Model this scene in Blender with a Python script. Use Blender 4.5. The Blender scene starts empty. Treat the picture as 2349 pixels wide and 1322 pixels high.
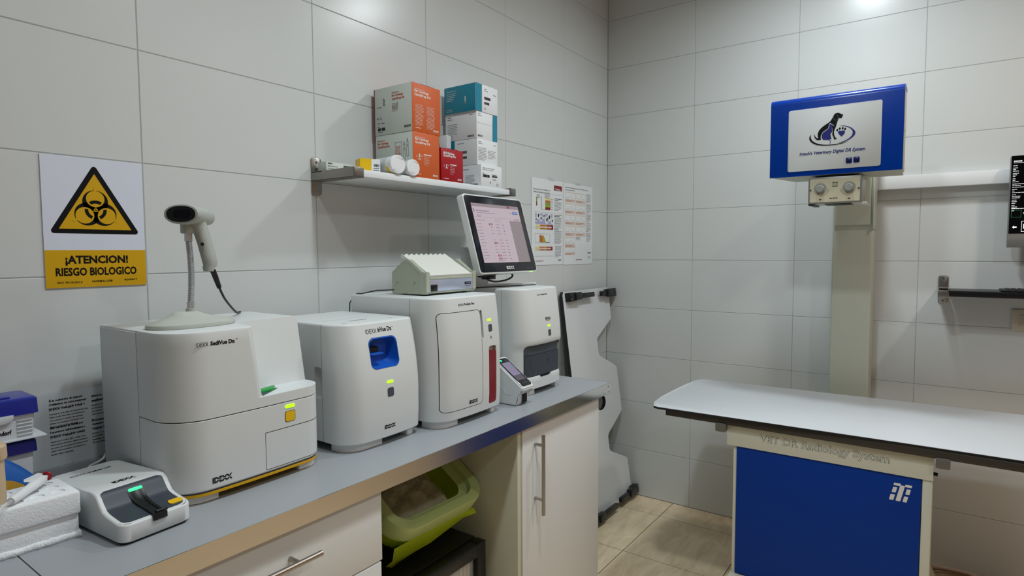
import bpy, bmesh, math, random
from mathutils import Vector, Matrix
random.seed(7)
SC = bpy.context.scene
COL = SC.collection
PI = math.pi

# ------------------------------------------------------------ camera
yaw, pit, rol = .6227, -.0614, -.0044
f = Vector((math.cos(yaw)*math.cos(pit), math.sin(yaw)*math.cos(pit), math.sin(pit)))
rt = f.cross(Vector((0, 0, 1))).normalized(); up = rt.cross(f)
r_ = rt*math.cos(rol)+up*math.sin(rol); u_ = -rt*math.sin(rol)+up*math.cos(rol)
cam = bpy.data.cameras.new('camera'); co = bpy.data.objects.new('camera', cam); COL.objects.link(co)
cam.sensor_fit = 'HORIZONTAL'; cam.sensor_width = 36; cam.lens = 36*1381.85/2349
cam.clip_start = .02
co.matrix_world = Matrix(((r_.x, u_.x, -f.x, -3.19246), (r_.y, u_.y, -f.y, -1.60752), (r_.z, u_.z, -f.z, 1.41334), (0, 0, 0, 1)))
SC.camera = co
# ------------------------------------------------------------ world, lamps, exposure
w = bpy.data.worlds.new('world'); SC.world = w; w.use_nodes = True
w.node_tree.nodes['Background'].inputs[0].default_value = (.6, .63, .65, 1)
w.node_tree.nodes['Background'].inputs[1].default_value = .05
SC.view_settings.view_transform = 'Standard'; SC.view_settings.look = 'None'
SC.view_settings.exposure = 0.0; SC.view_settings.gamma = 1.0
CEIL = 2.86
LAMPS = [(-.74, -1.24, 13.2, (.88, .965, 1), 168), (-2.05, -1.12, 12.5, (.87, .965, 1), 158), (-2.78, -1.09, 4.5, (.89, .97, 1), 140),
         (-.9, -2.55, 9.3, (1, .90, .81), 150), (-2.3, -2.65, 8.5, (.87, .96, 1), 150)]  # rear pair: unseen lamps added as frontal and warm fill
for lx, ly, lw, lc, sp_ in LAMPS:
    L = bpy.data.lights.new('downlight_or_fill', 'AREA'); L.shape = 'DISK'; L.size = .15; L.spread = math.radians(sp_); L.energy = lw; L.color = lc
    o = bpy.data.objects.new('downlight_or_fill', L); COL.objects.link(o); o.location = (lx, ly, CEIL-.012)

# ------------------------------------------------------------ materials
def lin(c):
    return tuple(((v/255)/12.92 if v/255 <= .04045 else ((v/255+.055)/1.055)**2.4) for v in c)
MATS = {}
def mat(name, rgb, rough=.5, metal=0, spec=.5, noise=0, nscale=40, bump=0, bscale=200, emit=None, estr=0, alpha=1, trans=0, sss=0, coat=0, ior=1.45):
    if name in MATS: return MATS[name]
    m = bpy.data.materials.new(name); m.use_nodes = True; nt = m.node_tree; b = nt.nodes['Principled BSDF']
    c = (*lin(rgb), 1)
    b.inputs['Base Color'].default_value = c; b.inputs['Roughness'].default_value = rough
    b.inputs['Metallic'].default_value = metal; b.inputs['Specular IOR Level'].default_value = spec
    b.inputs['Alpha'].default_value = alpha; b.inputs['Transmission Weight'].default_value = trans; b.inputs['IOR'].default_value = ior
    b.inputs['Coat Weight'].default_value = coat
    if sss: b.inputs['Subsurface Weight'].default_value = sss; b.inputs['Subsurface Scale'].default_value = .01
    if emit: b.inputs['Emission Color'].default_value = (*lin(emit), 1); b.inputs['Emission Strength'].default_value = estr
    tc = None
    if noise or bump:
        tc = nt.nodes.new('ShaderNodeTexCoord')
    if noise:
        n = nt.nodes.new('ShaderNodeTexNoise'); n.inputs['Scale'].default_value = nscale; n.inputs['Detail'].default_value = 6
        nt.links.new(tc.outputs['Object'], n.inputs['Vector'])
        mx = nt.nodes.new('ShaderNodeMix'); mx.data_type = 'RGBA'
        mx.inputs[6].default_value = (*[v*(1-noise) for v in c[:3]], 1); mx.inputs[7].default_value = (*[min(1, v*(1+noise)) for v in c[:3]], 1)
        nt.links.new(n.outputs['Fac'], mx.inputs[0]); nt.links.new(mx.outputs[2], b.inputs['Base Color'])
    if bump:
        n = nt.nodes.new('ShaderNodeTexNoise'); n.inputs['Scale'].default_value = bscale; n.inputs['Detail'].default_value = 3
        nt.links.new(tc.outputs['Object'], n.inputs['Vector'])
        bp = nt.nodes.new('ShaderNodeBump'); bp.inputs['Strength'].default_value = bump; bp.inputs['Distance'].default_value = .002
        nt.links.new(n.outputs['Fac'], bp.inputs['Height']); nt.links.new(bp.outputs[0], b.inputs['Normal'])
    MATS[name] = m; return m
M = dict(
 tile=mat('wall_tile', (212, 215, 214), .26, spec=.5, noise=.02, nscale=3),
 grout=mat('wall_grout', (168, 170, 168), .8),
 ceil=mat('ceiling_paint', (225, 225, 222), .9),
 warmwall=mat('warm_wall_paint', (176, 138, 116), .7), greywall=mat('grey_wall_paint', (120, 122, 124), .7),
 panelw=mat('white_panel_sheet', (196, 200, 200), .4),
 fgrout=mat('floor_grout', (92, 78, 58), .9),
 white=mat('white_plastic', (218, 222, 222), .42, bump=.03, bscale=900),
 white2=mat('grey_white_plastic', (200, 204, 203), .45, bump=.03, bscale=900),
 foot=mat('foot_plastic', (230, 233, 232), .5),
 dark=mat('dark_gap', (14, 15, 17), .7),
 black=mat('black_plastic', (22, 23, 25), .4),
 gloss=mat('gloss_black', (20, 22, 30), .12),
 ink=mat('black_ink', (11, 11, 14), .6, spec=.2),
 inkg=mat('grey_ink', (105, 108, 112), .6),
 wink=mat('white_ink', (235, 235, 232), .5),
 slate=mat('slate_plastic', (70, 78, 88), .4),
 slate2=mat('slate_dark_plastic', (58, 65, 75), .45),
 blue=mat('blue_plastic', (18, 88, 190), .45),
 bluepaint=mat('blue_gloss_paint', (0, 50, 140), .2, spec=.35),
 bluepanel=mat('blue_sheet_panel', (0, 56, 150), .6, spec=.25),
 cream=mat('cream_paint', (214, 215, 200), .45),
 creamw=mat('warm_white_melamine', (224, 226, 225), .4),
 creamside=mat('cream_side_panel', (205, 203, 180), .5),
 column=mat('column_paint', (190, 193, 178), .45),
 worktop=mat('worktop_laminate', (160, 164, 169), .38, noise=.1, nscale=500),
 alu=mat('aluminium_edge', (205, 200, 192), .2, metal=1),
 steel=mat('brushed_steel', (168, 164, 158), .28, metal=1),
 bracket=mat('nickel_bracket', (150, 146, 140), .36, metal=1, noise=.1, nscale=300),
 chrome=mat('chrome', (205, 208, 212), .35, metal=.7),
 yellow=mat('yellow_plastic', (236, 190, 12), .4),
 yprint=mat('yellow_print', (214, 164, 0), .42),
 sign=mat('sign_white', (220, 224, 238), .4),
 paper=mat('white_paper', (232, 236, 238), .6),
 red=mat('red_card', (166, 8, 22), .45),
 redd=mat('red_translucent_plastic', (128, 6, 20), .3),
 orange=mat('orange_card', (204, 92, 36), .5),
 oranged=mat('orange_card_inside', (130, 40, 18), .6),
 gcard=mat('grey_green_card', (205, 212, 205), .55),
 wcard=mat('white_card', (232, 234, 236), .45),
 teal=mat('teal_card', (24, 132, 158), .35),
 orink=mat('orange_ink', (196, 84, 50), .6),
 led=mat('green_yellow_led', (170, 255, 20), .4, emit=(160, 255, 20), estr=1.3),
 ledg=mat('green_led', (40, 255, 140), .4, emit=(40, 255, 130), estr=1.6),
 ygreen=mat('green_card', (20, 150, 60), .4),
 foam=mat('polystyrene_foam', (240, 243, 246), .8, bump=.5, bscale=260),
 foamr=mat('broken_foam', (240, 243, 246), .85, bump=1.0, bscale=330),
 beige=mat('beige_plastic', (205, 182, 150), .45),
 sage=mat('sage_painted_metal', (176, 182, 164), .42),
 steelp=mat('satin_blue_steel', (196, 204, 226), .25, metal=.55),
 trayw=mat('ribbed_white_plastic', (226, 226, 220), .4),
 laminate=mat('white_table_laminate', (208, 213, 218), .3),
 boardw=mat('board_laminate', (224, 227, 229), .3),
 tframe=mat('table_frame_grey', (66, 62, 56), .45, metal=.3),
 tbrk=mat('table_bracket_grey', (112, 110, 106), .45, metal=.2),
 scan=mat('scanner_grey_plastic', (172, 177, 171), .45),
 scan2=mat('scanner_base_plastic', (186, 191, 182), .35),
 clampb=mat('black_clamp', (24, 24, 26), .35),
 fridge=mat('black_fridge', (14, 13, 14), .35),
 fridgein=mat('fridge_interior', (190, 186, 178), .4),
 bag=mat('lime_bag', (206, 228, 36), .45, trans=.25, sss=.2),
 rim=mat('translucent_lid', (206, 224, 150), .3, alpha=.78),
 tissue=mat('tissue', (216, 210, 180), .8),
 epp=mat('tip_box_white', (214, 218, 222), .45),
 eblue=mat('translucent_blue_lid', (30, 48, 160), .15, alpha=.88),
 eblued=mat('dark_blue_lid', (16, 28, 110), .2),
 clear=mat('clear_plastic', (225, 228, 230), .1, alpha=.3),
 colface=mat('collimator_face', (206, 202, 176), .4),
 colbody=mat('collimator_body', (200, 202, 196), .4),
 colrim=mat('collimator_rim', (140, 142, 140), .35, metal=.3),
 knob=mat('grey_knob', (150, 152, 148), .35),
 keys=mat('black_keyboard', (22, 22, 24), .5),
 shelfw=mat('white_shelf_board', (232, 236, 238), .35),
 shelfb=mat('black_shelf_board', (12, 12, 14), .35),
 plate=mat('champagne_switch', (200, 192, 172), .35, metal=.25),
 cable=mat('black_cable', (24, 24, 26), .5),
 cablew=mat('white_cable', (215, 215, 212), .5),
 hose=mat('beige_hose', (168, 150, 132), .5),
 navy=mat('navy_ink', (16, 24, 110), .5),
 navyb=mat('navy_button', (12, 24, 84), .25, coat=.5),
 labg=mat('label_backing_grey', (208, 213, 216), .6),
 scr_pink=mat('monitor_page', (110, 100, 106), .4, emit=(214, 197, 206), estr=.52),
 scr_grey=mat('monitor_sidebar', (90, 84, 86), .4, emit=(172, 158, 162), estr=.42),
 scr_top=mat('monitor_toolbar', (100, 90, 95), .4, emit=(176, 158, 165), estr=.4),
 scr_red=mat('monitor_red_tag', (90, 40, 45), .4, emit=(176, 70, 84), estr=.45),
 scr_blue=mat('monitor_blue_button', (40, 70, 110), .4, emit=(84, 130, 196), estr=.45),
 scr_ink=mat('monitor_text', (120, 100, 120), .4, emit=(130, 106, 124), estr=.5),
 lcd_lit=mat('small_screen', (120, 112, 135), .2, emit=(110, 100, 125), estr=.5),
 lcd_dk=mat('small_screen_dark', (80, 75, 85), .2, emit=(70, 66, 76), estr=.4),
 scr_black=mat('dark_screen', (6, 6, 8), .15),
 scr_white=mat('screen_white_text', (230, 230, 235), .4, emit=(225, 225, 232), estr=.9),
 scr_green=mat('screen_green_line', (40, 120, 80), .4, emit=(40, 130, 90), estr=.6),
 bezelg=mat('grey_bezel', (125, 122, 120), .45),
 p_red=mat('print_dark_red', (130, 28, 38), .5), p_pink=mat('print_beige_pink', (222, 204, 192), .6),
 p_lil=mat('print_lilac', (176, 172, 208), .6), p_ol=mat('print_olive', (170, 170, 50), .6),
 p_cream=mat('print_cream', (226, 218, 150), .6), p_or=mat('print_orange', (190, 110, 50), .6),
 p_br=mat('print_rust', (166, 70, 46), .6), p_gr=mat('print_green', (140, 164, 60), .6),
 pblue=mat('packet_blue', (24, 98, 184), .4), pyel=mat('packet_yellow', (206, 156, 52), .4),
)
def floor_mat():
    m = bpy.data.materials.new('floor_stone_tile'); m.use_nodes = True; nt = m.node_tree; b = nt.nodes['Principled BSDF']
    tc = nt.nodes.new('ShaderNodeTexCoord'); mp = nt.nodes.new('ShaderNodeMapping'); mp.inputs['Scale'].default_value = (1, 3, 1)
    n = nt.nodes.new('ShaderNodeTexNoise'); n.inputs['Scale'].default_value = 7; n.inputs['Detail'].default_value = 9; n.inputs['Roughness'].default_value = .65
    n.inputs['Distortion'].default_value = .6
    cr = nt.nodes.new('ShaderNodeValToRGB'); cr.color_ramp.elements[0].position = .3; cr.color_ramp.elements[1].position = .72
    cr.color_ramp.elements[0].color = (*lin((214, 190, 154)), 1); cr.color_ramp.elements[1].color = (*lin((244, 226, 194)), 1)
    nt.links.new(tc.outputs['Object'], mp.inputs[0]); nt.links.new(mp.outputs[0], n.inputs['Vector']); nt.links.new(n.outputs['Fac'], cr.inputs[0])
    nt.links.new(cr.outputs[0], b.inputs['Base Color']); b.inputs['Roughness'].default_value = .38
    return m
M['floor'] = floor_mat()

# ------------------------------------------------------------ helpers
class MB:
    """collects shapes in world coordinates, several material slots"""
    def __init__(s): s.bm = bmesh.new(); s.mats = []
    def mi(s, m):
        if m is None: m = s.mats[0] if s.mats else 'white'
        if m not in s.mats: s.mats.append(m)
        return s.mats.index(m)
    def absorb(s, bm2, m=None):
        k = s.mi(m); vm = {v: s.bm.verts.new(v.co) for v in bm2.verts}
        for fc in bm2.faces:
            try: nf = s.bm.faces.new([vm[v] for v in fc.verts]); nf.material_index = k
            except ValueError: pass
        bm2.free(); return s
    def box(s, x0, x1, y0, y1, z0, z1, m=None, bev=0, seg=2, T=None):
        b = bmesh.new(); bmesh.ops.create_cube(b, size=1)
        for v in b.verts:
            v.co = Vector((x0+(v.co.x+.5)*(x1-x0), y0+(v.co.y+.5)*(y1-y0), z0+(v.co.z+.5)*(z1-z0)))
        if bev: bmesh.ops.bevel(b, geom=b.edges[:], offset=bev, segments=seg, profile=.5, affect='EDGES')
        if T is not None:
            for v in b.verts: v.co = T(v.co)
        return s.absorb(b, m)
    def prism(s, pts, P, h0, h1, m=None, bev=0, seg=2):
        """pts 2D polygon on plane P (origin,u,v,n), extruded from h0 to h1 along n"""
        O, U, V, N = P
        b = bmesh.new()
        lo = [b.verts.new(O+U*p[0]+V*p[1]+N*h0) for p in pts]; hi = [b.verts.new(O+U*p[0]+V*p[1]+N*h1) for p in pts]
        n = len(pts); b.faces.new(lo[::-1]); top = b.faces.new(hi)
        for i in range(n): b.faces.new((lo[i], lo[(i+1) % n], hi[(i+1) % n], hi[i]))
        if bev: bmesh.ops.bevel(b, geom=list(top.edges), offset=bev, segments=seg, profile=.5, affect='EDGES')
        bmesh.ops.recalc_face_normals(b, faces=b.faces[:])
        return s.absorb(b, m)
    def loft(s, rings, m=None, cap=True, close=True):
        b = bmesh.new(); R = [[b.verts.new(p) for p in r] for r in rings]; n = len(R[0])
        for a, c in zip(R[:-1], R[1:]):
            for i in range(n if close else n-1): b.faces.new((a[i], a[(i+1) % n], c[(i+1) % n], c[i]))
        if cap: b.faces.new(R[0][::-1]); b.faces.new(R[-1])
        bmesh.ops.recalc_face_normals(b, faces=b.faces[:])
        return s.absorb(b, m)
    def tube(s, pts, r, m=None, n=10, cap=True, r2=None):
        pts = [Vector(p) for p in pts]; rings = []; prev = None
        for i, p in enumerate(pts):
            d = (pts[min(i+1, len(pts)-1)]-pts[max(i-1, 0)]).normalized()
            a = d.orthogonal().normalized() if prev is None else (prev-d*prev.dot(d)).normalized()
            prev = a; c = d.cross(a); rr = r[i] if isinstance(r, (list, tuple)) else r
            rings.append([p+a*math.cos(2*PI*k/n)*rr+c*math.sin(2*PI*k/n)*rr for k in range(n)])
        return s.loft(rings, m, cap)
    def cyl(s, a, b, r, m=None, n=24, r1=None): return s.tube([a, b], [r, r if r1 is None else r1], m, n)
def mesh_of(mb, name, off=Vector((0, 0, 0)), sharp=35, recalc=False):
    me = bpy.data.meshes.new(name)
    for v in mb.bm.verts: v.co -= off
    mb.bm.to_mesh(me); mb.bm.free()
    for k in (mb.mats or ['white']): me.materials.append(M[k])
    for p in me.polygons: p.use_smooth = True
    me.set_sharp_from_angle(angle=math.radians(sharp))
    return me
ORG = {}
def part(name, mb, parent, label=None, sharp=35):
    off = ORG[parent.name]
    o = bpy.data.objects.new(name, mesh_of(mb, name, off, sharp)); COL.objects.link(o); o.parent = parent
    ORG[o.name] = off
    if label: o['label'] = label
    return o
def thing(name, label, cat, loc, group=None):
    o = bpy.data.objects.new(name, None); COL.objects.link(o); o.location = loc; o.empty_display_size = .05
    o['label'] = label; o['category'] = cat
    if group: o['group'] = group
    ORG[o.name] = Vector(loc); return o
def solo(name, mb, label, cat, loc, group=None, sharp=35):
    o = bpy.data.objects.new(name, mesh_of(mb, name, Vector(loc), sharp)); COL.objects.link(o); o.location = loc
    o['label'] = label; o['category'] = cat
    if group: o['group'] = group
    ORG[o.name] = Vector(loc); return o
def struct(name, mb):
    o = bpy.data.objects.new(name, mesh_of(mb, name)); COL.objects.link(o); o['kind'] = 'structure'
    ORG[o.name] = Vector((0, 0, 0)); return o
def cut(o, mb):
    """subtract the shapes in mb (world coordinates) from part o"""
    off = ORG[o.name]; me = bpy.data.meshes.new('cutter')
    bmesh.ops.recalc_face_normals(mb.bm, faces=mb.bm.faces[:])
    for v in mb.bm.verts: v.co -= off
    mb.bm.to_mesh(me); mb.bm.free()
    for k in mb.mats: me.materials.append(M[k])
    c = bpy.data.objects.new('cutter', me); COL.objects.link(c); c.parent = o.parent
    md = o.modifiers.new('b', 'BOOLEAN'); md.operation = 'DIFFERENCE'; md.object = c; md.solver = 'EXACT'; md.use_self = True; md.material_mode = 'TRANSFER'
    bpy.context.view_layer.update()
    ev = o.evaluated_get(bpy.context.evaluated_depsgraph_get())
    nm = bpy.data.meshes.new_from_object(ev); o.modifiers.clear(); o.data = nm
    bpy.data.objects.remove(c)
    for p in nm.polygons: p.use_smooth = True
    nm.set_sharp_from_angle(angle=math.radians(35))
def V3(*a): return Vector(a)
X, Y, Z = V3(1, 0, 0), V3(0, 1, 0), V3(0, 0, 1)
def PF(x, y, z): return (V3(x, y, z), X, Z, -Y)      # faces the room from the left wall (towards -y)
def PB(x, y, z): return (V3(x, y, z), -Y, Z, -X)     # faces -x (on or in front of the back wall)
def PT(x, y, z): return (V3(x, y, z), X, Y, Z)       # horizontal, facing up
def PL(x, y, z): return (V3(x, y, z), -Y, Z, -X)
def rrect(u0, v0, u1, v1, r, n=5):
    o = []
    rs = r if isinstance(r, (tuple, list)) else (r,)*4
    for (cx, cy, a0, rr) in ((u1, v0, -90, rs[0]), (u1, v1, 0, rs[1]), (u0, v1, 90, rs[2]), (u0, v0, 180, rs[3])):
        sx = -1 if cx == u1 else 1; sy = 1 if cy == v0 else -1
        if rr <= 0: o.append((cx, cy)); continue
        for k in range(n+1):
            a = math.radians(a0+90*k/n); o.append((cx+sx*rr+rr*math.cos(a), cy+sy*rr+rr*math.sin(a)))
    return o
def circ(cx, cy, r, n=24, ry=None): return [(cx+r*math.cos(2*PI*k/n), cy+(ry or r)*math.sin(2*PI*k/n)) for k in range(n)]
def rect(u0, v0, u1, v1): return [(u0, v0), (u1, v0), (u1, v1), (u0, v1)]
_tc = {}
def text_bm(s, bold=0.0, res=2):
    key = (s, bold, res)
    cu = bpy.data.curves.new('t', 'FONT'); cu.body = s; cu.extrude = .004; cu.offset = bold; cu.resolution_u = res
    o = bpy.data.objects.new('t', cu); COL.objects.link(o); bpy.context.view_layer.update()
    ev = o.evaluated_get(bpy.context.evaluated_depsgraph_get()); me = ev.to_mesh()
    b = bmesh.new(); b.from_mesh(me); ev.to_mesh_clear(); bpy.data.objects.remove(o); bpy.data.curves.remove(cu)
    return b
def text(mb, s, P, u0, v0, W=None, H=None, m='ink', bold=.0, lift=.0004, shear=0, surf=None, res=2):
    """write s on plane P with its box starting at (u0, v0); W x H in metres (either may be None)"""
    b = text_bm(s, bold, res)
    if not b.verts: return mb
    xs = [v.co.x for v in b.verts]; ys = [v.co.y for v in b.verts]
    w0, h0 = max(xs)-min(xs), max(ys)-min(ys); x0, y0 = min(xs), min(ys)
    sx = W/w0 if W else H/h0; sy = H/h0 if H else W/w0
    O, U, Vv, N = P
    for v in b.verts:
        uu = (v.co.x-x0)*sx+u0; vv = (v.co.y-y0)*sy+v0; uu += (vv-v0)*shear
        h = lift+(.0002 if v.co.z > 0 else -.0002)
        p = O+U*uu+Vv*vv+N*h
        if surf: p.y = surf(p.x, p.z)-lift-(.0002 if v.co.z > 0 else -.0002)
        v.co = p
    return mb.absorb(b, m)
def wl(mb, P, u0, u1, v, h, m='ink', lift=.0004, seed=None, full=.95):
    """one line of print too small to read, broken into words"""
    rnd = random.Random(seed if seed is not None else int((u0*1e4+v*1e5))); u = u0; end = u0+(u1-u0)*rnd.uniform(full-.2, full)
    while u < end:
        wd = min(rnd.uniform(1.5, 5.5)*h, end-u)
        if wd > h*.6: mb.prism(rect(u, v, u+wd, v+h), P, lift-.0002, lift+.0002, m)
        u += wd+h*.7
def para(mb, P, u0, u1, vtop, n, pitch, h, m='ink', lift=.0004, seed=1):
    for k in range(n): wl(mb, P, u0, u1, vtop-k*pitch-h, h, m, lift, seed*31+k, .98 if k < n-1 else .7)
def idexx(mb, P, u0, v0, W, H, m='ink', cutm='white', surf=None, lift=.0004):
    text(mb, 'IDEXX', P, u0, v0, W, H, m, bold=.035, surf=surf, lift=lift)
    O, U, Vv, N = P
    k = 12
    for i in range(k):   # the slit running through the letters
        a, b2 = u0+W*.18+W*.82*i/k, u0+W*.18+W*.82*(i+1)/k
        pts = [(a, v0+H*.44), (b2, v0+H*.44), (b2, v0+H*.54), (a, v0+H*.54)]
        if surf:
            b = bmesh.new(); vs = []
            for p in pts:
                q = O+U*p[0]+Vv*p[1]; q.y = surf(q.x, q.z)-lift-.0006; vs.append(b.verts.new(q))
            b.faces.new(vs); mb.absorb(b, cutm)
        else: mb.prism(pts, P, lift, lift+.0004, cutm)
    return mb
def barcode(mb, P, u0, v0, W, H, seed=1, m='ink', lift=.0004):
    rnd = random.Random(seed); u = u0
    while u < u0+W:
        a = rnd.uniform(.0005, .0016); mb.prism(rect(u, v0, min(u+a, u0+W), v0+H), P, lift-.0002, lift+.0002, m); u += a+rnd.uniform(.0005, .0013)
def clampf(a, lo=0, hi=1): return max(lo, min(hi, a))

# ------------------------------------------------------------ room
T_H, T_W = .272, .272*1.8515
def tiled_wall(name, P, ulen, u_first, hgt):
    """real tiles with chamfered edges over a grout bed"""
    O, U, Vv, N = P; mb = MB(); rnd = random.Random(sum(map(ord, name)))
    mb.prism(rect(0, 0, ulen, hgt), P, -.12, -.0012, 'grout')
    us = [0]; u = u_first
    while u < ulen: us.append(u); u += T_W
    us.append(ulen); g = .0008
    rows = int(math.ceil(hgt/T_H))
    for i in range(len(us)-1):
        for j in range(rows):
            v0, v1 = j*T_H, min((j+1)*T_H, hgt)
            if us[i+1]-us[i] < .01 or v1-v0 < .01: continue
            b = bmesh.new(); c = .0013; a0, a1, b0, b1 = us[i]+g, us[i+1]-g, v0+g, v1-g
            tu, tv = rnd.uniform(-.0007, .0007), rnd.uniform(-.0007, .0007)
            def pt(uu, vv, h):
                return O+U*uu+Vv*vv+N*(h+tu*(uu-(a0+a1)/2)+tv*(vv-(b0+b1)/2)) if h > -.001 else O+U*uu+Vv*vv+N*h
            lo = [b.verts.new(pt(*q, -.0014)) for q in ((a0, b0), (a1, b0), (a1, b1), (a0, b1))]
            hi = [b.verts.new(pt(*q, 0)) for q in ((a0+c, b0+c), (a1-c, b0+c), (a1-c, b1-c), (a0+c, b1-c))]
            b.faces.new(hi)
            for k in range(4): b.faces.new((lo[k], lo[(k+1) % 4], hi[(k+1) % 4], hi[k]))
            mb.absorb(b, 'tile')
    o = struct(name, mb)
    for p in o.data.polygons: p.use_smooth = False
    return o
XL, YF = -4.7, -3.3
tiled_wall('wall_left', (V3(0, 0, 0), -X, Z, -Y), -XL, 1.811*.272, CEIL)
tiled_wall('wall_back', (V3(0, 0, 0), -Y, Z, -X), -YF, 1.862*.272, CEIL)
mb = MB(); mb.box(XL-.12, .12, YF-.12, YF, 0, CEIL, 'warmwall'); struct('wall_right', mb)
mb = MB(); mb.box(XL-.12, XL, YF, 0, 0, CEIL, 'greywall'); struct('wall_front', mb)
mb = MB(); mb.box(XL-.12, .12, YF-.12, .12, -.12, -.0015, 'fgrout'); FT = .452
i0 = -.197
xs = [i0+FT*k for k in range(-10, 2)]; ys = [-.418+FT*k for k in range(-7, 2)]
for a in xs:
    for b_ in ys:
        x0, x1, y0, y1 = max(a, XL), min(a+FT, 0), max(b_, YF), min(b_+FT, 0)
        if x1-x0 > .01 and y1-y0 > .01:
            mb.box(x0+.0018, x1-.0018, y0+.0018, y1-.0018, -.006, 0, 'floor')
o = struct('floor', mb)
mb = MB(); mb.box(XL-.12, .12, YF-.12, .12, CEIL, CEIL+.1, 'ceil')
for lx, ly, lw, lc, sp_ in LAMPS:  # trim rings, drawn round the two added fill lamps as well
    rings = [[V3(lx+r*math.cos(2*PI*k/32), ly+r*math.sin(2*PI*k/32), z) for k in range(32)] for r, z in ((.112, CEIL), (.108, CEIL-.006), (.092, CEIL-.006), (.09, CEIL-.001))]
    mb.loft(rings, 'ceil', cap=False)
struct('ceiling', mb)

# ------------------------------------------------------------ worktop and cabinets
WT = .9; CX1 = -1.0856; CYF = -.5655
t = thing('worktop', 'long speckled blue-grey laminate worktop running under all the analyzers', 'worktop', (-2.6, -.3, .86))
mb = MB(); mb.box(-2.8755, CX1, CYF+.002, -.012, .862, WT, 'worktop')
part('top_panel', mb, t)
mb = MB(); mb.box(-4.0, -2.8775, CYF+.002, -.012, .862, WT, 'worktop'); part('top_panel', mb, t)
mb = MB(); mb.box(-4.0, CX1, CYF-.0005, CYF+.002, .8585, .9003, 'alu')
part('edge_strip', mb, t, 'shiny aluminium front edge strip')
mb = MB(); mb.box(CX1, CX1+.0015, CYF-.0005, -.012, .8585, .9003, 'alu')
mb.cyl((CX1+.002, CYF+.02, .888), (CX1+.003, CYF+.02, .888), .004, 'steel', 12); part('end_strip', mb, t)
for xx, zz, rr_ in ((-1.1, .868, .0022), (-1.145, .868, .0022), (-1.105, .888, .004)):
    mb = MB(); mb.cyl((xx, CYF-.0004, zz), (xx, CYF-.0015, zz), rr_, 'steel', 14); part('screw', mb, t)
mb = MB(); mb.box(-4.0, CX1, -.0115, -.001, .9003, .934, 'worktop', .001); solo('worktop_upstand', mb, 'low grey upstand strip where the worktop meets the tiled wall', 'upstand', (-2.6, -.006, .9))

DY = -.55
def bar_handle(p0, p1, posts, parent, axis):
    mb = MB(); mb.cyl(p0, p1, .006, 'steel', 20)
    for q in posts: mb.cyl(q, (q[0], DY, q[2]), .005, 'steel', 14)
    return part('handle', mb, parent, 'stainless steel bar handle')
t = thing('drawer_cabinet', 'cream drawer cabinet under the worktop with a horizontal steel bar handle', 'cabinet', (-2.75, -.3, 0))
mb = MB(); mb.box(-3.25, -2.2535, DY+.02, -.02, .1, .8575, 'creamw'); part('body', mb, t)
zs = [(.6865, .8565), (.400, .683), (.105, .3965)]
for i, (a, b_) in enumerate(zs):
    mb = MB(); mb.box(-3.248, -2.2497-(.003 if i else 0), DY, DY+.018, a, b_, 'creamw', .0012)
    d = part('drawer', mb, t)
    zc = .793 if i == 0 else b_-.06
    bar_handle((-2.86, -.583, zc), (-2.442, -.583, zc), [(-2.81, -.583, zc), (-2.494, -.583, zc)], d, 0)
t = thing('door_cabinet', 'cream one-door cabinet at the right end of the worktop with a vertical steel bar handle', 'cabinet', (-1.42, -.3, 0))
mb = MB(); mb.box(-1.6918, -1.6738, DY+.002, -.02, .1, .8575, 'creamside', .0008); part('side_panel', mb, t, 'cream side panel facing the open bay')
mb = MB(); mb.box(-1.1745, -1.1565, DY+.02, -.02, .1, .8575, 'creamw'); mb.box(-1.6738, -1.1745, -.04, -.02, .1, .8575, 'creamw'); mb.box(-1.6738, -1.1745, DY+.02, -.04, .1, .118, 'creamw'); part('body', mb, t)
mb = MB(); mb.box(-1.667, -1.1545, DY, DY+.018, .105, .8565, 'creamw', .0012); d = part('door', mb, t)
bar_handle((-1.597, -.583, .562), (-1.597, -.583, .824), [(-1.597, -.583, .612), (-1.597, -.583, .79)], d, 2)
mb = MB(); mb.box(-1.69, -1.157, -.48, -.04, 0, .099, 'creamw'); part('plinth', mb, t)
mb = MB(); mb.box(-3.25, -2.2535, -.48, -.04, 0, .099, 'creamw'); part('plinth', mb, bpy.data.objects['drawer_cabinet'])

# small black fridge in the open bay
FX1, FYF, FZ = -1.752, -.468, .513
t = thing('mini_fridge', 'small black fridge in the open bay under the worktop', 'fridge', (-1.99, -.26, 0))
mb = MB(); mb.box(FX1-.47, FX1, FYF+.04, -.05, .012, FZ, 'fridge', .006); mb.box(FX1-.45, FX1-.03, -.36, -.07, FZ, FZ+.004, 'fridge', .001); part('body', mb, t)
mb = MB()
for (a, b_, c, d_) in ((FX1-.47, FX1-.43, .02, FZ-.002), (FX1-.04, FX1, .02, FZ-.002), (FX1-.43, FX1-.04, .02, .06), (FX1-.43, FX1-.04, FZ-.042, FZ-.002)):
    mb.box(a, b_, FYF, FYF+.036, c, d_, 'fridge', .002)
dr = part('door_frame', mb, t)
mb = MB(); mb.box(FX1-.43, FX1-.04, FYF+.018, FYF+.022, .06, FZ-.042, 'clear'); part('glass', mb, dr)
mb = MB(); mb.box(FX1-.425, FX1-.045, FYF+.03, FYF+.036, .062, FZ-.045, 'fridgein')
for k in range(3): mb.box(FX1-.058-.018*k, FX1-.05-.018*k, FYF+.026, FYF+.03, .062, FZ-.05, 'p_cream' if k == 1 else 'wink')
mb.box(FX1-.4, FX1-.12, FYF+.026, FYF+.031, .1, FZ-.07, 'wink', .002); part('interior_panel', mb, t, 'pale interior seen through the fridge door')

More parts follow.
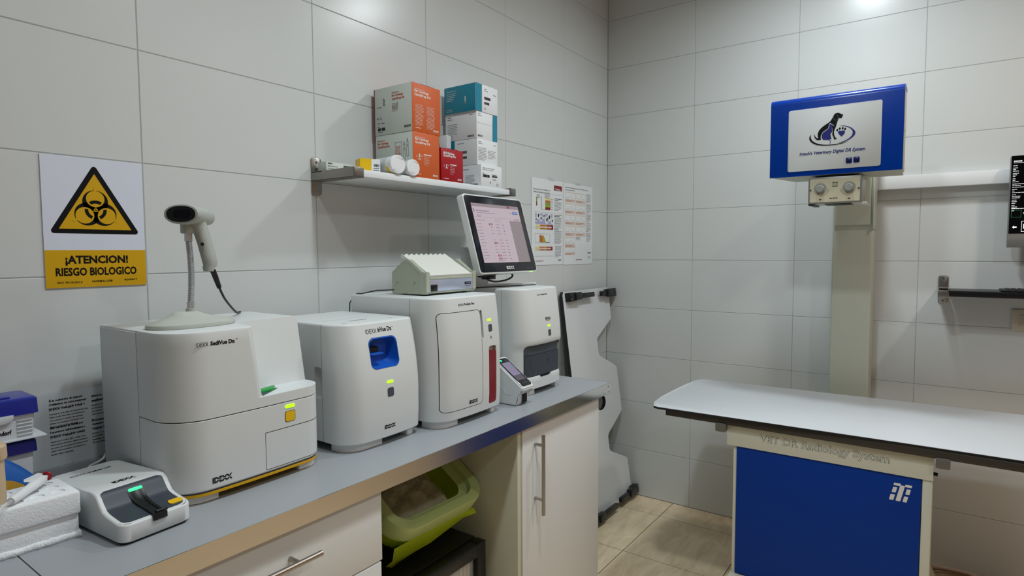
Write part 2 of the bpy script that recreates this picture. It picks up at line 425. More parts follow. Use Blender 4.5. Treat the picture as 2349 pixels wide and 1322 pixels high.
# waste bin lying tilted on the fridge
def bin_obj():
    t = thing('waste_bin', 'lime green bag-lined waste bin with translucent rim lying tilted on the black fridge', 'bin', (-1.94, -.3, .515))
    tilt = math.radians(34); Oc = V3(-1.893, -.318, .727)   # centre of the rim plane
    N = V3(.03, -math.sin(tilt), math.cos(tilt)).normalized(); U = X - N*X.dot(N); U.normalize(); Vv = N.cross(U)
    P = (Oc, U, Vv, N); hw, hd = .197, .150
    def ring(a, b_, r, h, n=8): return [Oc+U*p[0]+Vv*p[1]+N*h for p in rrect(-a, -b_, a, b_, r, n)]
    mb = MB()
    mb.loft([ring(hw, hd, .075, -.052), ring(hw+.001, hd+.001, .075, -.01), ring(hw-.002, hd-.002, .073, -.001), ring(hw-.012, hd-.012, .068, 0), ring(hw-.032, hd-.03, .052, -.004), ring(hw-.036, hd-.034, .05, -.02), ring(hw-.05, hd-.046, .045, -.028), ring(hw-.058, hd-.052, .04, -.03)], 'rim', cap=False)
    part('lid_frame', mb, t, 'translucent white rim frame')
    mb = MB(); rnd = random.Random(3)
    rr = []
    for h, a in ((-.02, .97), (-.055, .955), (-.09, .9), (-.125, .80), (-.155, .66), (-.172, .56)):
        rg = ring(hw*a, hd*a, .07*a, h, 8)
        rg = [p+V3(rnd.uniform(-1, 1), rnd.uniform(-1, 1), rnd.uniform(-1, 1))*.0035 for p in rg]; rr.append(rg)
    mb.loft(rr, 'bag', cap=False); b = mb
    fl = [rr[-1]]; c = sum(rr[-1], V3(0, 0, 0))/len(rr[-1]); b.loft([rr[-1], [p*.5+c*.5 for p in rr[-1]], [p*.02+c*.98 for p in rr[-1]]], 'bag', cap=True)
    part('body', b, t, 'lime green body lined with a bag')
    # bag fold hanging below the rim with its pointed corner
    mb = MB()
    a = [Oc+U*p+Vv*(-hd)+N*(-.05) for p in (-.195, -.16, -.1, -.03, .05, .11, .15)]
    tip = [(-.195, -.118), (-.165, -.136), (-.135, -.148), (-.06, -.125), (.01, -.10), (.09, -.078), (.15, -.058)]
    cpts = [Oc+U*p+Vv*(-hd-.006-.004*math.sin(i*2.1))+N*q for i, (p, q) in enumerate(tip)]
    mid = [(p+q)/2+Vv*(-.012+.005*math.sin(i*1.7)) for i, (p, q) in enumerate(zip(a, cpts))]
    bm2 = bmesh.new(); R = [[bm2.verts.new(p) for p in rw] for rw in (a, mid, cpts)]
    for q in range(2):
        for i in range(6): bm2.faces.new((R[q][i], R[q][i+1], R[q+1][i+1], R[q+1][i]))
    r = bmesh.ops.solidify(bm2, geom=bm2.faces[:], thickness=.0012); mb.absorb(bm2, 'bag'); part('bag_fold', mb, t, 'folded corner of the lime bag', sharp=60)
    # crumpled tissue
    mb = MB(); bm2 = bmesh.new(); nx, ny = 22, 14; G = []
    for i in range(nx):
        row = []
        for j in range(ny):
            u = -.13+.22*i/(nx-1); v = -.088+.13*j/(ny-1)
            e = min(1, 3*min(i/(nx-1), 1-i/(nx-1), j/(ny-1), 1-j/(ny-1))+.2)
            h = -.062+.024*e*(abs(math.sin(u*38+v*21))+.6*abs(math.sin(v*55-u*17)))+rnd.uniform(0, .006)
            row.append(bm2.verts.new(Oc+U*(u+rnd.uniform(-.003, .003))+Vv*(v+rnd.uniform(-.003, .003))+N*h))
        G.append(row)
    for i in range(nx-1):
        for j in range(ny-1): bm2.faces.new((G[i][j], G[i+1][j], G[i+1][j+1], G[i][j+1]))
    bmesh.ops.solidify(bm2, geom=bm2.faces[:], thickness=.001); mb.absorb(bm2, 'tissue')
    solo('crumpled_tissue', mb, 'crumpled beige paper tissue lying inside the lime green bin', 'tissue', (-1.94, -.3, .66), sharp=20)
bin_obj()

# ------------------------------------------------------------ analyzer bodies
def body_fn(x0, x1, yf, yb, z0, z1, rl, rr, bow, prof, seam_y):
    xc, hw = (x0+x1)/2, (x1-x0)/2
    def surf(x, z):
        u = clampf((x-xc)/hw, -1, 1); y = yf+prof(z)
        if x < x0+rl: y += rl-math.sqrt(max(0, rl*rl-(x0+rl-x)**2))
        elif x > x1-rr: y += rr-math.sqrt(max(0, rr*rr-(x-x1+rr)**2))
        return y-bow*(1-u*u)*clampf((seam_y-y)/(seam_y-yf))
    def outline(z, ins=0, n=8, nf=14):
        a, b_ = x0+ins, x1-ins; q = []
        q.append((a, yb-ins)); q.append((a, seam_y)); 
        cy = yf+rl+prof(z)
        for k in range(n+1):
            t_ = PI+PI/2*k/n; q.append((x0+rl+(rl-ins)*math.cos(t_), cy+(rl-ins)*math.sin(t_)))
        for k in range(1, nf):
            x = x0+rl+(x1-rr-x0-rl)*k/nf; q.append((x, yf+prof(z)+ins))
        cy = yf+rr+prof(z)
        for k in range(n+1):
            t_ = 1.5*PI+PI/2*k/n; q.append((x1-rr+(rr-ins)*math.cos(t_), cy+(rr-ins)*math.sin(t_)))
        q.append((b_, seam_y)); q.append((b_, yb-ins))
        r = []
        for x, y in q:
            wgt = clampf((seam_y-y)/(seam_y-yf)); u = clampf((x-xc)/hw, -1, 1)
            r.append(V3(x, y-bow*(1-u*u)*wgt, z))
        return r
    return surf, outline
def body_mesh(outline, z0, z1, m='white', rt_=.006, rb=.003, nz=10):
    rings = [outline(z0, rb), outline(z0+rb, 0)]
    for k in range(1, nz): rings.append(outline(z0+rb+(z1-rt_-z0-rb)*k/nz, 0))
    for k in range(0, 5):
        a = PI/2*k/4; rings.append([V3(p.x, p.y, z1-rt_+rt_*math.sin(a)) for p in outline(z1-rt_, rt_*(1-math.cos(a)))])
    return MB().loft(rings, m)
def feet(t, x0, x1, yf, z0=WT, z1=.9215, wl_=.1, wr=.05, r=.035, dep=.07, back=-.12):
    for (a, b_, rl, rr) in ((x0+.012, x0+.012+wl_, r, .006), (x1-.012-wr, x1-.008, .004, r*.6)):
        mb = MB(); pts = rrect(a, yf+.012, b_, yf+.012+dep, (rr, .004, .004, rl))
        mb.prism(pts, PT(0, 0, 0), z0+.0007, z1, 'foot'); mb.prism(rrect(a+.001, yf+.013, b_-.001, yf+.011+dep, (rr, .004, .004, rl)), PT(0, 0, 0), z0, z0+.001, 'dark'); part('foot', mb, t)
        mb = MB(); mb.box(a+.01, b_-.002, back-.03, back, z0, z1, 'dark', .002); part('foot', mb, t, 'dark rear foot')
    mb = MB(); mb.box(x0+.04, x1-.035, yf+.05, back+.02, z0+.004, z1+.001, 'dark'); part('under_shade', mb, t, 'dark block painted as shade beneath the analyzer')  # dark block stands in for the shade between the feet

# --- large urine analyzer (left)
def sedi():
    x0, x1, yf, yb, zb, zt = -2.645, -2.29, -.40, -.085, .926, 1.254
    t = thing('sediment_analyzer', 'largest off-white analyzer with a yellow base line and a stepped right shoulder, at the left', 'analyzer', (-2.467, -.24, WT))
    seam, zs = -.262, 1.097
    def outl(ins=0, rl=.075, rr=.05, n=10):
        q = [(x0+ins, yb-ins), (x0+ins, seam)]
        for k in range(n+1):
            a = PI+PI/2*k/n; q.append((x0+rl+(rl-ins)*math.cos(a), yf+rl+(rl-ins)*math.sin(a)))
        for k in range(1, 12):
            x = x0+rl+(x1-rr-x0-rl)*k/12; q.append((x, yf+ins))
        for k in range(n+1):
            a = 1.5*PI+PI/2*k/n; q.append((x1-rr+(rr-ins)*math.cos(a), yf+rr+(rr-ins)*math.sin(a)))
        q += [(x1-ins, yb-ins)]
        return q
    bow = lambda x, y: -.006*(1-((x-(x0+x1)/2)/.1775)**2)*clampf((seam-y)/.13)
    ring = lambda z, ins=0: [V3(x, y+bow(x, y), z) for x, y in outl(ins)]
    mb = MB().loft([ring(zb, .004), ring(zb+.004), ring(1.0), ring(1.0720), ring(1.0727, .0006)], 'white')
    lower = part('lower_housing', mb, t)
    part('joint', MB().loft([ring(1.0726, .0035), ring(1.0748, .0035)], 'dark'), t, 'dark joint line')
    rings = [ring(1.0747, .0006), ring(1.0754)]+[ring(1.08+(zt-.006-1.08)*k/8) for k in range(9)]+[ring(zt-.0015, .0015), ring(zt, .005)]
    upper = part('upper_housing', MB().loft(rings, 'white'), t)
    def notch(z):
        k = (z-zs)/(zt-zs); xr = -2.450-.019*k; yc = yf-.0058; ybk = -.325+.029*k; rr_ = .016; q = [(xr-rr_, -.6), (xr-rr_, yc)]
        for j in range(1, 7): a_ = -PI/2+PI/2*j/6; q.append((xr-rr_+rr_*math.cos(a_), yc+rr_+rr_*math.sin(a_)))
        for j in range(5): a_ = PI-PI/2*j/4; q.append((xr+.012*(1+k)+.012*math.cos(a_), ybk-.012+.012*math.sin(a_)))
        return [V3(x, y, z) for x, y in q+[(x1+.1, ybk), (x1+.1, -.6)]]
    c = MB(); c.loft([notch(zs), notch(zs+(zt-zs)*.5), notch(zt+.02)], 'white'); cut(upper, c)
    mb = MB(); mb.box(x0-.0008, x0+.004, seam+.0006, yb-.0005, .931, zt-.005, 'white', .0006); part('side_panel', mb, t)
    surf = lambda x, z: yf+bow(x, yf)
    # seams
    c = MB()
    def strip(z, xa, h=.0019, dep=.0045, m='dark'):
        pts = [p for p in outl(0) if (p[0] > xa-1e-6 or True) and p[1] < seam+.001]
        pts = [p for p in pts if p[0] >= xa]; E_ = lambda d: [(xa, yf+d)] if xa > x0 else []
        inner = [(p[0], p[1]) for p in outl(dep) if p[1] < seam+.003 and p[0] >= xa]
        out = [(p[0], p[1]) for p in outl(-.003) if p[1] < seam+.003 and p[0] >= xa]
        poly = E_(-.003)+out+inner[::-1]+E_(dep)
        b = bmesh.new(); lo = [b.verts.new((x, y+bow(x, y), z-h/2)) for x, y in poly]; hi = [b.verts.new((x, y+bow(x, y), z+h/2)) for x, y in poly]
        n = len(poly); b.faces.new(lo[::-1]); b.faces.new(hi)
        for i in range(n): b.faces.new((lo[i], lo[(i+1) % n], hi[(i+1) % n], hi[i]))
        c.absorb(b, m)
    strip(1.0155, -2.451, .0015)
    c.box(-2.4515, -2.4503, yf-.02, yf+.002, .9325, 1.0155, 'slate'); 
    strip(.9325, -2.4512, .0014)
    c.box(x0-.004, x0+.0015, seam-.0006, seam+.0006, .9, 1.12, 'slate')
    cut(lower, c)
    c = MB(); c.box(x0-.004, x0+.0015, seam-.0006, seam+.0006, 1.08, 1.3, 'slate'); cut(upper, c)
    mb = MB(); mb.loft([[V3(p[0], p[1]+bow(*p), z) for p in outl(i)] for z, i in ((.9235, .003), (.926, .003))], 'slate2')
    part('dark_line', mb, t)  # dark slate line set back above the yellow trim
    mb = MB(); mb.loft([[V3(p[0], p[1]+bow(*p), z) for p in outl(i)] for z, i in ((.9165, .004), (.9178, .002), (.9228, .002), (.9237, .0035))], 'yprint')
    part('base_trim', mb, t, 'yellow line along the base')
    feet(t, x0, x1, yf, z1=.917, wl_=.085, wr=.055, r=.06, dep=.09)
    PFm = PF(0, yf, 0)
    mb = MB(); text(mb, 'IDEXX', PFm, -2.5935, 1.2245, .024, .0083, surf=surf, bold=-.012); text(mb, 'SediVue Dx', PFm, -2.565, 1.2245, .051, .0088, surf=surf, bold=.03)
    text(mb, 'TM', PFm, -2.5115, 1.2313, .003, .0015, surf=surf); part('lettering', mb, t)
    mb = MB(); idexx(mb, PFm, -2.5705, .9395, .041, .012, surf=surf); part('logo', mb, t)
    def pad(name, u0, v0, u1, v1, r, m, lab=None, th=.0012):
        mb = MB(); b = bmesh.new(); pts = rrect(u0, v0, u1, v1, r)
        hi = [b.verts.new((p[0], surf(*p)-th, p[1])) for p in pts]; lo = [b.verts.new((p[0], surf(*p)+.002, p[1])) for p in pts]
        b.faces.new(hi)
        for i in range(len(pts)): b.faces.new((lo[i], lo[(i+1) % len(pts)], hi[(i+1) % len(pts)], hi[i]))
        mb.absorb(b, m); return part(name, mb, t, lab)
    pad('button_surround', -2.4013, 1.0275, -2.3742, 1.0525, .005, 'slate', th=.0004)
    pad('button', -2.4, 1.0286, -2.3755, 1.0514, .0045, 'yellow', 'yellow square button')
    pad('indicator_light', -2.4005, 1.0592, -2.3758, 1.0668, .003, 'led', 'glowing green light bar')
    # slide recess and green slide card on the step
    mb = MB(); mb.prism([(-2.449, -.398), (-2.43, -.329), (-2.397, -.329), (-2.386, -.356)], PT(0, 0, zs), .0002, .0008, 'slate'); part('slide_slot', mb, t)
    mb = MB(); mb.prism([(-2.438, -.374), (-2.405, -.37), (-2.386, -.345), (-2.39, -.340), (-2.432, -.35)], PT(0, 0, zs), .001, .006, 'ygreen', .002); part('slide_tab', mb, t, 'green tab sticking out of the slot')
    return surf
sedi()

# --- second analyzer (blue recess)
def invue():
    x0, x1, yf, yb, zb, zt = -2.2352, -1.972, -.414, -.075, .921, 1.2285
    t = thing('smear_analyzer', 'off-white analyzer with a rounded blue recess, second from the left on the worktop', 'analyzer', (-2.104, -.24, WT))
    prof = lambda z: .030*clampf((z-1.03)/.2)**1.8+.004*clampf((.97-z)/.05)
    seam = -.318
    surf, outl = body_fn(x0, x1, yf, yb, zb, zt, .055, .022, .011, prof, seam)
    body = part('housing', body_mesh(outl, zb, zt, nz=14), t)
    P0 = PF(0, 0, 0)
    pu = rrect(-2.1555, 1.107, -2.0575, 1.1885, .018, 6)
    c = MB(); c.loft([[V3(p[0], y, p[1]) for p in pu] for y in (-.5, -.365)], 'blue')
    c.box(x0-.004, x0+.0012, seam-.0006, seam+.0006, .9, 1.3, 'slate')
    c.box(x0-.01, x0+.012, seam-.001, -.286, 1.034, 1.1165, 'white2', .009)
    c.box(-2.2, -1.98, -.272, -.2708, zt-.0006, zt+.01, 'slate')
    cut(body, c)
    # the blue pocket
    def pr(k, y, cx=-2.1065, cz=1.14775):
        return [V3(cx+(p[0]-cx)*k, (surf(p[0], p[1])-.0006 if y is None else y), cz+(p[1]-cz)*k) for p in pu]
    mb = MB(); mb.loft([pr(1.0, None), pr(.965, None), pr(.93, -.405), pr(.84, -.39), pr(.72, -.378), pr(.5, -.376), pr(.1, -.376)], 'blue', cap=False)
    pk = part('recess', mb, t, 'blue rounded recess')
    mb = MB(); mb.box(-2.149, -2.107, -.41, -.3775, 1.1435, 1.147, 'blue', .001); part('ledge', mb, pk)
    mb = MB(); mb.box(-2.147, -2.109, -.3925, -.3768, 1.147, 1.162, 'dark', .001); part('slot', mb, pk, 'black slot')
    def pad(name, u0, v0, u1, v1, r, m, lab=None, th=.0008):
        mb = MB(); pts = rrect(u0, v0, u1, v1, r)
        mb.loft([[V3(p[0], surf(*p)+.002, p[1]) for p in pts], [V3(p[0], surf(*p)-th, p[1]) for p in pts]], m); return part(name, mb, t, lab)
    pad('button', -2.1095, 1.030, -2.0875, 1.0535, .005, 'slate', 'dark grey button')
    pad('indicator_light', -2.1095, 1.0655, -2.088, 1.0728, .003, 'led', 'glowing green light bar')
    mb = MB(); text(mb, 'IDEXX', P0, -2.157, 1.2005, .035, .011, surf=surf, bold=-.012); text(mb, 'inVue Dx', P0, -2.1175, 1.2015, .049, .0125, surf=surf, bold=.018)
    text(mb, 'TM', P0, -2.0665, 1.2095, .004, .002, surf=surf); part('lettering', mb, t)
    mb = MB(); idexx(mb, P0, -2.12, .9455, .038, .0105, surf=surf); part('logo', mb, t)
    for (a, b_) in ((-2.19, -.355), (-2.03, -.355)):
        mb = MB(); mb.prism(circ(a, b_, .007, 20), PT(0, 0, zt), 0, .0006, 'white2'); part('top_pad', mb, t)
    mb = MB(); mb.box(-2.15, -2.09, -.325, -.323, zt, zt+.0006, 'slate'); part('vent', mb, t)
    feet(t, x0, x1, yf, wl_=.115, wr=.035, r=.05, back=-.1)
    return t
invue()

# --- third analyzer (door, red strip)
def procyte():
    x0, x1, yf, yb, zb, zt = -1.953, -1.652, -.462, -.095, .921, 1.2795
    t = thing('blood_analyzer', 'tall off-white analyzer with a front door and dark red strip, under the tube rocker', 'analyzer', (-1.803, -.28, WT))
    prof = lambda z: .017*clampf((z-1.08)/.2)**1.8+.004*clampf((.97-z)/.05)
    seam = -.352
    surf, outl = body_fn(x0, x1, yf, yb, zb, zt, .06, .022, .010, prof, seam)
    body = part('housing', body_mesh(outl, zb, zt, nz=14), t)
    P0 = PF(0, 0, 0)
    c = MB()
    c.box(x0-.004, x0+.0012, seam-.0006, seam+.0006, .9, 1.3, 'slate')
    def swath(pts_o, pts_i, dep=.004, m='dark'):
        """ring shaped groove following the curved front"""
        n = len(pts_o)
        f_ = lambda p, d: V3(p[0], surf(p[0], p[1])+d, p[1])
        b = bmesh.new()
        A = [b.verts.new(f_(p, -.004)) for p in pts_o]; B = [b.verts.new(f_(p, -.004)) for p in pts_i]
        C = [b.verts.new(f_(p, dep)) for p in pts_o]; D = [b.verts.new(f_(p, dep)) for p in pts_i]
        for i in range(n):
            j = (i+1) % n
            b.faces.new((A[i], A[j], B[j], B[i])); b.faces.new((C[i], D[i], D[j], C[j])); b.faces.new((A[i], C[i], C[j], A[j])); b.faces.new((B[i], B[j], D[j], D[i]))
        bmesh.ops.recalc_face_normals(b, faces=b.faces[:]); c.absorb(b, m)
    def dens(pts, k=4):
        r = []
        for i in range(len(pts)):
            a, b_ = pts[i], pts[(i+1) % len(pts)]; m_ = k if math.dist(a, b_) > .03 else 1
            for j in range(m_): r.append((a[0]+(b_[0]-a[0])*j/m_, a[1]+(b_[1]-a[1])*j/m_))
        return r
    D0 = (-1.9355, .9485, -1.764, 1.2365)
    swath(dens(rrect(*D0, .014)), dens(rrect(D0[0]+.0017, D0[1]+.0017, D0[2]-.0017, D0[3]-.0017, .0123)))
    # finger pull at the right edge of the door
    fp = rrect(-1.7655, 1.146, -1.7545, 1.2335, .005)
    c.loft([[V3(p[0], surf(*p)-.01, p[1]) for p in fp], [V3(p[0], surf(*p)+.012, p[1]) for p in fp]], 'white2')
    # window for the red strip
    rp = rrect(-1.7315, .938, -1.6895, 1.119, .009)
    c.loft([[V3(p[0], surf(*p)-.01, p[1]) for p in rp], [V3(p[0], surf(*p)+.012, p[1]) for p in rp]], 'white2')
    cut(body, c)
    rp = rrect(-1.7305, .939, -1.6905, 1.103, .008)
    mb = MB(); mb.loft([[V3(p[0], surf(*p)+.011, p[1]) for p in rp], [V3(p[0], surf(*p)+.0005, p[1]) for p in rp]], 'redd'); part('level_window', mb, t, 'dark red translucent strip')
    def pad(name, pts, m, lab=None, th=.0008):
        mb = MB(); mb.loft([[V3(p[0], surf(*p)+.002, p[1]) for p in pts], [V3(p[0], surf(*p)-th, p[1]) for p in pts]], m); return part(name, mb, t, lab)
    pad('button', rrect(-1.727, 1.164, -1.708, 1.1862, .004), 'slate', 'dark grey button')
    pad('indicator_light', rrect(-1.730, 1.1965, -1.7105, 1.2035, .0028), 'led', 'glowing green light bar')
    pad('tube_symbol', [(-1.7185, 1.142), (-1.7145, 1.142), (-1.7145, 1.148), (-1.7165, 1.1505), (-1.7185, 1.148)], 'slate')
    mb = MB(); text(mb, 'IDEXX', P0, -1.8585, 1.2525, .023, .0068, surf=surf, bold=-.012); text(mb, 'ProCyte One', P0, -1.8325, 1.2515, .045, .0085, surf=surf, bold=.02); part('lettering', mb, t)
    mb = MB(); idexx(mb, P0, -1.829, .9585, .039, .0105, surf=surf); part('logo', mb, t)
    feet(t, x0, x1, yf, wl_=.085, wr=.035, r=.05)
    mb = MB(); mb.box(x1-.001, x1+.004, -.34, -.3, 1.0, 1.24, 'white2', .003); part('side_grip', mb, t)
procyte()

# --- fourth analyzer (dark drawer)
def catalyst():
    x0, x1, yf, yb, zb, zt = -1.492, -1.232, -.436, -.09, .9215, 1.2795
    t = thing('chemistry_analyzer', 'off-white analyzer with a dark slate drawer, under the touchscreen monitor', 'analyzer', (-1.362, -.27, WT))
    prof = lambda z: .022*clampf((z-1.08)/.2)**1.6+.012*clampf((1.085-z)/.02)-.006*clampf((.972-z)/.01)
    seam = -.342
    surf, outl = body_fn(x0, x1, yf, yb, zb, zt, .055, .024, .010, prof, seam)
    body = part('housing', body_mesh(outl, zb, zt, nz=30), t)
    c = MB(); c.box(x0-.004, x0+.0012, seam-.0006, seam+.0006, .9, 1.3, 'slate')
    dp = rrect(-1.4675, .9665, -1.2535, 1.0795, (.006, .006, .010, .006))
    c.loft([[V3(p[0], -.5, p[1]) for p in dp], [V3(p[0], -.40, p[1]) for p in dp]], 'slate2')
    c.prism([(-1.393, .975), (-1.388, .957), (-1.322, .957), (-1.305, .975)], PF(0, -.41, 0), 0, .06, 'white2')
    cut(body, c)
    P0 = PF(0, 0, 0)
    def slab(name, pts, dy, m, lab=None, par=None):
        mb = MB(); mb.loft([[V3(p[0], surf(p[0], 1.0)+dy+.03, p[1]) for p in pts], [V3(p[0], surf(p[0], 1.0)+dy, p[1]) for p in pts]], m); return part(name, mb, par or t, lab)
    def densx(u0, v0, u1, v1, n=10): return [(u0+(u1-u0)*k/n, v0) for k in range(n+1)]+[(u1-(u1-u0)*k/n, v1) for k in range(n+1)]
    slab('drawer_flap', densx(-1.466, 1.0448, -1.255, 1.079), -.001, 'slate', 'slate grey upper flap of the drawer')
    d = slab('drawer', densx(-1.466, .9675, -1.255, 1.0435), -.003, 'slate2', 'dark slate drawer front')
    mb = MB(); mb.prism([(-1.336, 1.010), (-1.332, 1.010), (-1.332, 1.017), (-1.334, 1.0205), (-1.336, 1.017)], PF(0, surf(-1.334, 1.0)-.003, 0), -.001, .0006, 'dark'); part('drop_mark', mb, d)
    mb = MB(); mb.loft([[V3(p[0], y, p[1]) for p in rrect(-1.385, .958, -1.313, .9675, .003)] for y in (-.40, -.43)], 'dark'); part('pull_recess', mb, d)
    def pad(name, pts, m, lab=None, th=.0008):
        mb = MB(); mb.loft([[V3(p[0], surf(*p)+.002, p[1]) for p in pts], [V3(p[0], surf(*p)-th, p[1]) for p in pts]], m); return part(name, mb, t, lab)
    pad('button', rrect(-1.3465, 1.105, -1.3285, 1.1272, .003), 'slate', 'dark grey button')
    pad('indicator_light', rrect(-1.3485, 1.1385, -1.3300, 1.1450, .001), 'led', 'glowing green light bar')
    mb = MB(); text(mb, 'IDEXX', P0, -1.3925, 1.2535, .019, .0045, 'inkg', surf=surf, bold=-.01); text(mb, 'Catalyst One', P0, -1.371, 1.2525, .043, .0062, surf=surf, bold=.02); part('lettering', mb, t)
    mb = MB(); idexx(mb, P0, -1.359, 1.1645, .036, .0085, surf=surf); text(mb, 'LABORATORIES', P0, -1.357, 1.1605, .03, .0018, 'p_red', surf=surf); part('logo', mb, t)
    feet(t, x0, x1, yf, wl_=.075, wr=.022, r=.045)
catalyst()

# ------------------------------------------------------------ barcode scanner and its stand
def scanner():
    ZT = 1.2545; cx, cy = -2.548, -.288
    t = thing('scanner_stand', 'pale grey-green scanner stand with steel gooseneck on the largest analyzer', 'stand', (cx, cy, ZT))
    mb = MB(); rings = []
    for k, z in ((1, 0), (1.02, .003), (1.0, .008), (.88, .012), (.70, .0165), (.50, .0215), (.36, .027), (.27, .0315), (.14, .0325)):
        rg = []
        for a in range(40):
            th = 2*PI*a/40; rx = .090; ry = .052
            rg.append(V3(cx+.012*(1-k)*0+rx*k*math.copysign(abs(math.cos(th))**.85, math.cos(th))+.02*k, cy+ry*k*math.copysign(abs(math.sin(th))**.85, math.sin(th))+.006*k, ZT+z))
        rings.append([V3(p.x-.012, p.y, p.z) for p in rg])
    mb.loft(rings, 'scan2'); part('base', mb, t)
    bx, by = -2.5425, -.285
    mb = MB(); mb.cyl((bx, by, ZT+.028), (bx, by, ZT+.038), .0105, 'scan2', 24); mb.cyl((bx, by, ZT+.036), (bx, by, ZT+.052), .0078, 'chrome', 6)
    # ribbed gooseneck
    pts = []; rad = []
    for k in range(121):
        s_ = k/120; pts.append(V3(bx+.0035*math.sin(s_*PI), by, ZT+.05+.135*s_)); rad.append(.0062+(.0008 if k % 2 else -.0004))
    mb.tube(pts, rad, 'chrome', 14); mb.cyl((bx, by, ZT+.183), (bx, by, ZT+.2), .0078, 'chrome', 6); part('gooseneck', mb, t, 'ribbed steel gooseneck')
    mb = MB(); mb.box(bx-.011, bx+.0115, by-.012, by+.014, ZT+.199, ZT+.222, 'scan', .003); part('cradle', mb, t)
    # scanner
    s = thing('barcode_scanner', 'pale grey handheld barcode scanner resting head-first on its gooseneck stand', 'scanner', (bx, by, ZT+.222))
    C0 = V3(-2.567, -.307, 1.4935)                      # centre of the window mouth
    D = V3(.86, .50, -.03).normalized()                # from mouth to the rear of the head
    Sx = D.cross(Z).normalized(); Up = Sx.cross(D).normalized()
    def ov(c, a, b_, n=28, p=.9): return [c+Sx*a*math.copysign(abs(math.cos(2*PI*k/n))**p, math.cos(2*PI*k/n))+Up*b_*math.copysign(abs(math.sin(2*PI*k/n))**p, math.sin(2*PI*k/n)) for k in range(n)]
    mb = MB()
    mb.loft([ov(C0+D*.002, .0315, .0155), ov(C0-D*.001, .0330, .0172), ov(C0, .0375, .0198), ov(C0+D*.004, .0392, .0210), ov(C0+D*.02, .0355, .0205), ov(C0+D*.045, .0280, .0195), ov(C0+D*.07, .0235, .0192), ov(C0+D*.088, .0205, .0175), ov(C0+D*.097, .015, .013), ov(C0+D*.100, .004, .004)], 'scan')
    head = part('head', mb, s)
    mb = MB(); mb.loft([ov(C0+D*.0012, .0322, .0164), ov(C0-D*.0008, .0320, .0162)], 'black'); w_ = part('window_frame', mb, head)
    mb = MB(); mb.loft([ov(C0-D*.0008+Sx*.004, .0205, .0090, p=.5), ov(C0-D*.0016+Sx*.004, .0200, .0085, p=.5)], 'gloss'); part('window', mb, head, 'dark red-black scan window')
    A = V3(-2.5265, -.292, 1.484); B = V3(-2.503, -.300, 1.379)
    ax = (B-A).normalized(); Q = (D-ax*D.dot(ax)).normalized(); R_ = ax.cross(Q)
    rings = []
    for k, (a, b_) in zip((0, .18, .45, .75, .93, 1.0), ((.0185, .0150), (.0172, .0145), (.0165, .0145), (.0165, .0145), (.0160, .0140), (.012, .0105))):
        c_ = A.lerp(B, k)+Q*.004*math.sin(k*PI)
        rings.append([c_+Q*a*math.cos(2*PI*j/24)+R_*b_*math.sin(2*PI*j/24) for j in range(24)])
    mb = MB(); mb.loft(rings, 'scan'); hd = part('handle', mb, s)
    mb = MB(); hp = A.lerp(B, .48)-Q*.0125+R_*0; nrm = V3(-.55, -.82, 0).normalized(); hp = A.lerp(B, .5)+nrm*.0148-Q*.004
    mb.cyl(hp-nrm*.004, hp+nrm*.0012, .0036, 'dark', 16); part('hole', mb, hd)
    mb = MB(); mb.cyl(B+ax*.0-V3(.006, .004, 0)+V3(-.004, -.004, .004), B+ax*.007-V3(.012, .008, .0), .0125, 'scan', 20, .010); part('end_cap', mb, hd)
    mb = MB(); lp = C0+D*.025-Up*.017; P2 = (lp+Sx*.0+nrm*.012, D, Up, nrm)
    mb.prism(rect(.004, -.003, .020, .002), P2, 0, .0006, 'scan2'); mb.prism(rect(.006, -.0022, .018, .001), P2, .0006, .001, 'slate2'); part('sticker', mb, head)
    e = B+ax*.006+V3(.002, 0, 0)
    mb = MB(); c1 = [e, V3(-2.494, -.297, 1.362), V3(-2.487, -.292, 1.35), V3(-2.479, -.285, 1.3365)]
    mb.tube(c1, [.0062, .0058, .005, .0042], 'cable', 12)
    for k in range(7):
        q = c1[1].lerp(c1[3], k/6); mb.tube([q, q+V3(.0012, .0006, -.0018)], .0062-.0002*k, 'cable', 12)
    path = [c1[3]]
    ctl = [V3(-2.470, -.277, 1.3235), V3(-2.455, -.262, 1.308), V3(-2.435, -.242, 1.293), V3(-2.41, -.215, 1.278), V3(-2.385, -.185, 1.266), V3(-2.36, -.15, 1.2595), V3(-2.33, -.11, 1.2575), V3(-2.325, -.07, 1.25), V3(-2.33, -.05, 1.15), V3(-2.33, -.045, .91)]
    mb.tube(path+ctl, .0026, 'cable', 10); part('cable', mb, s, 'black cable')
scanner()

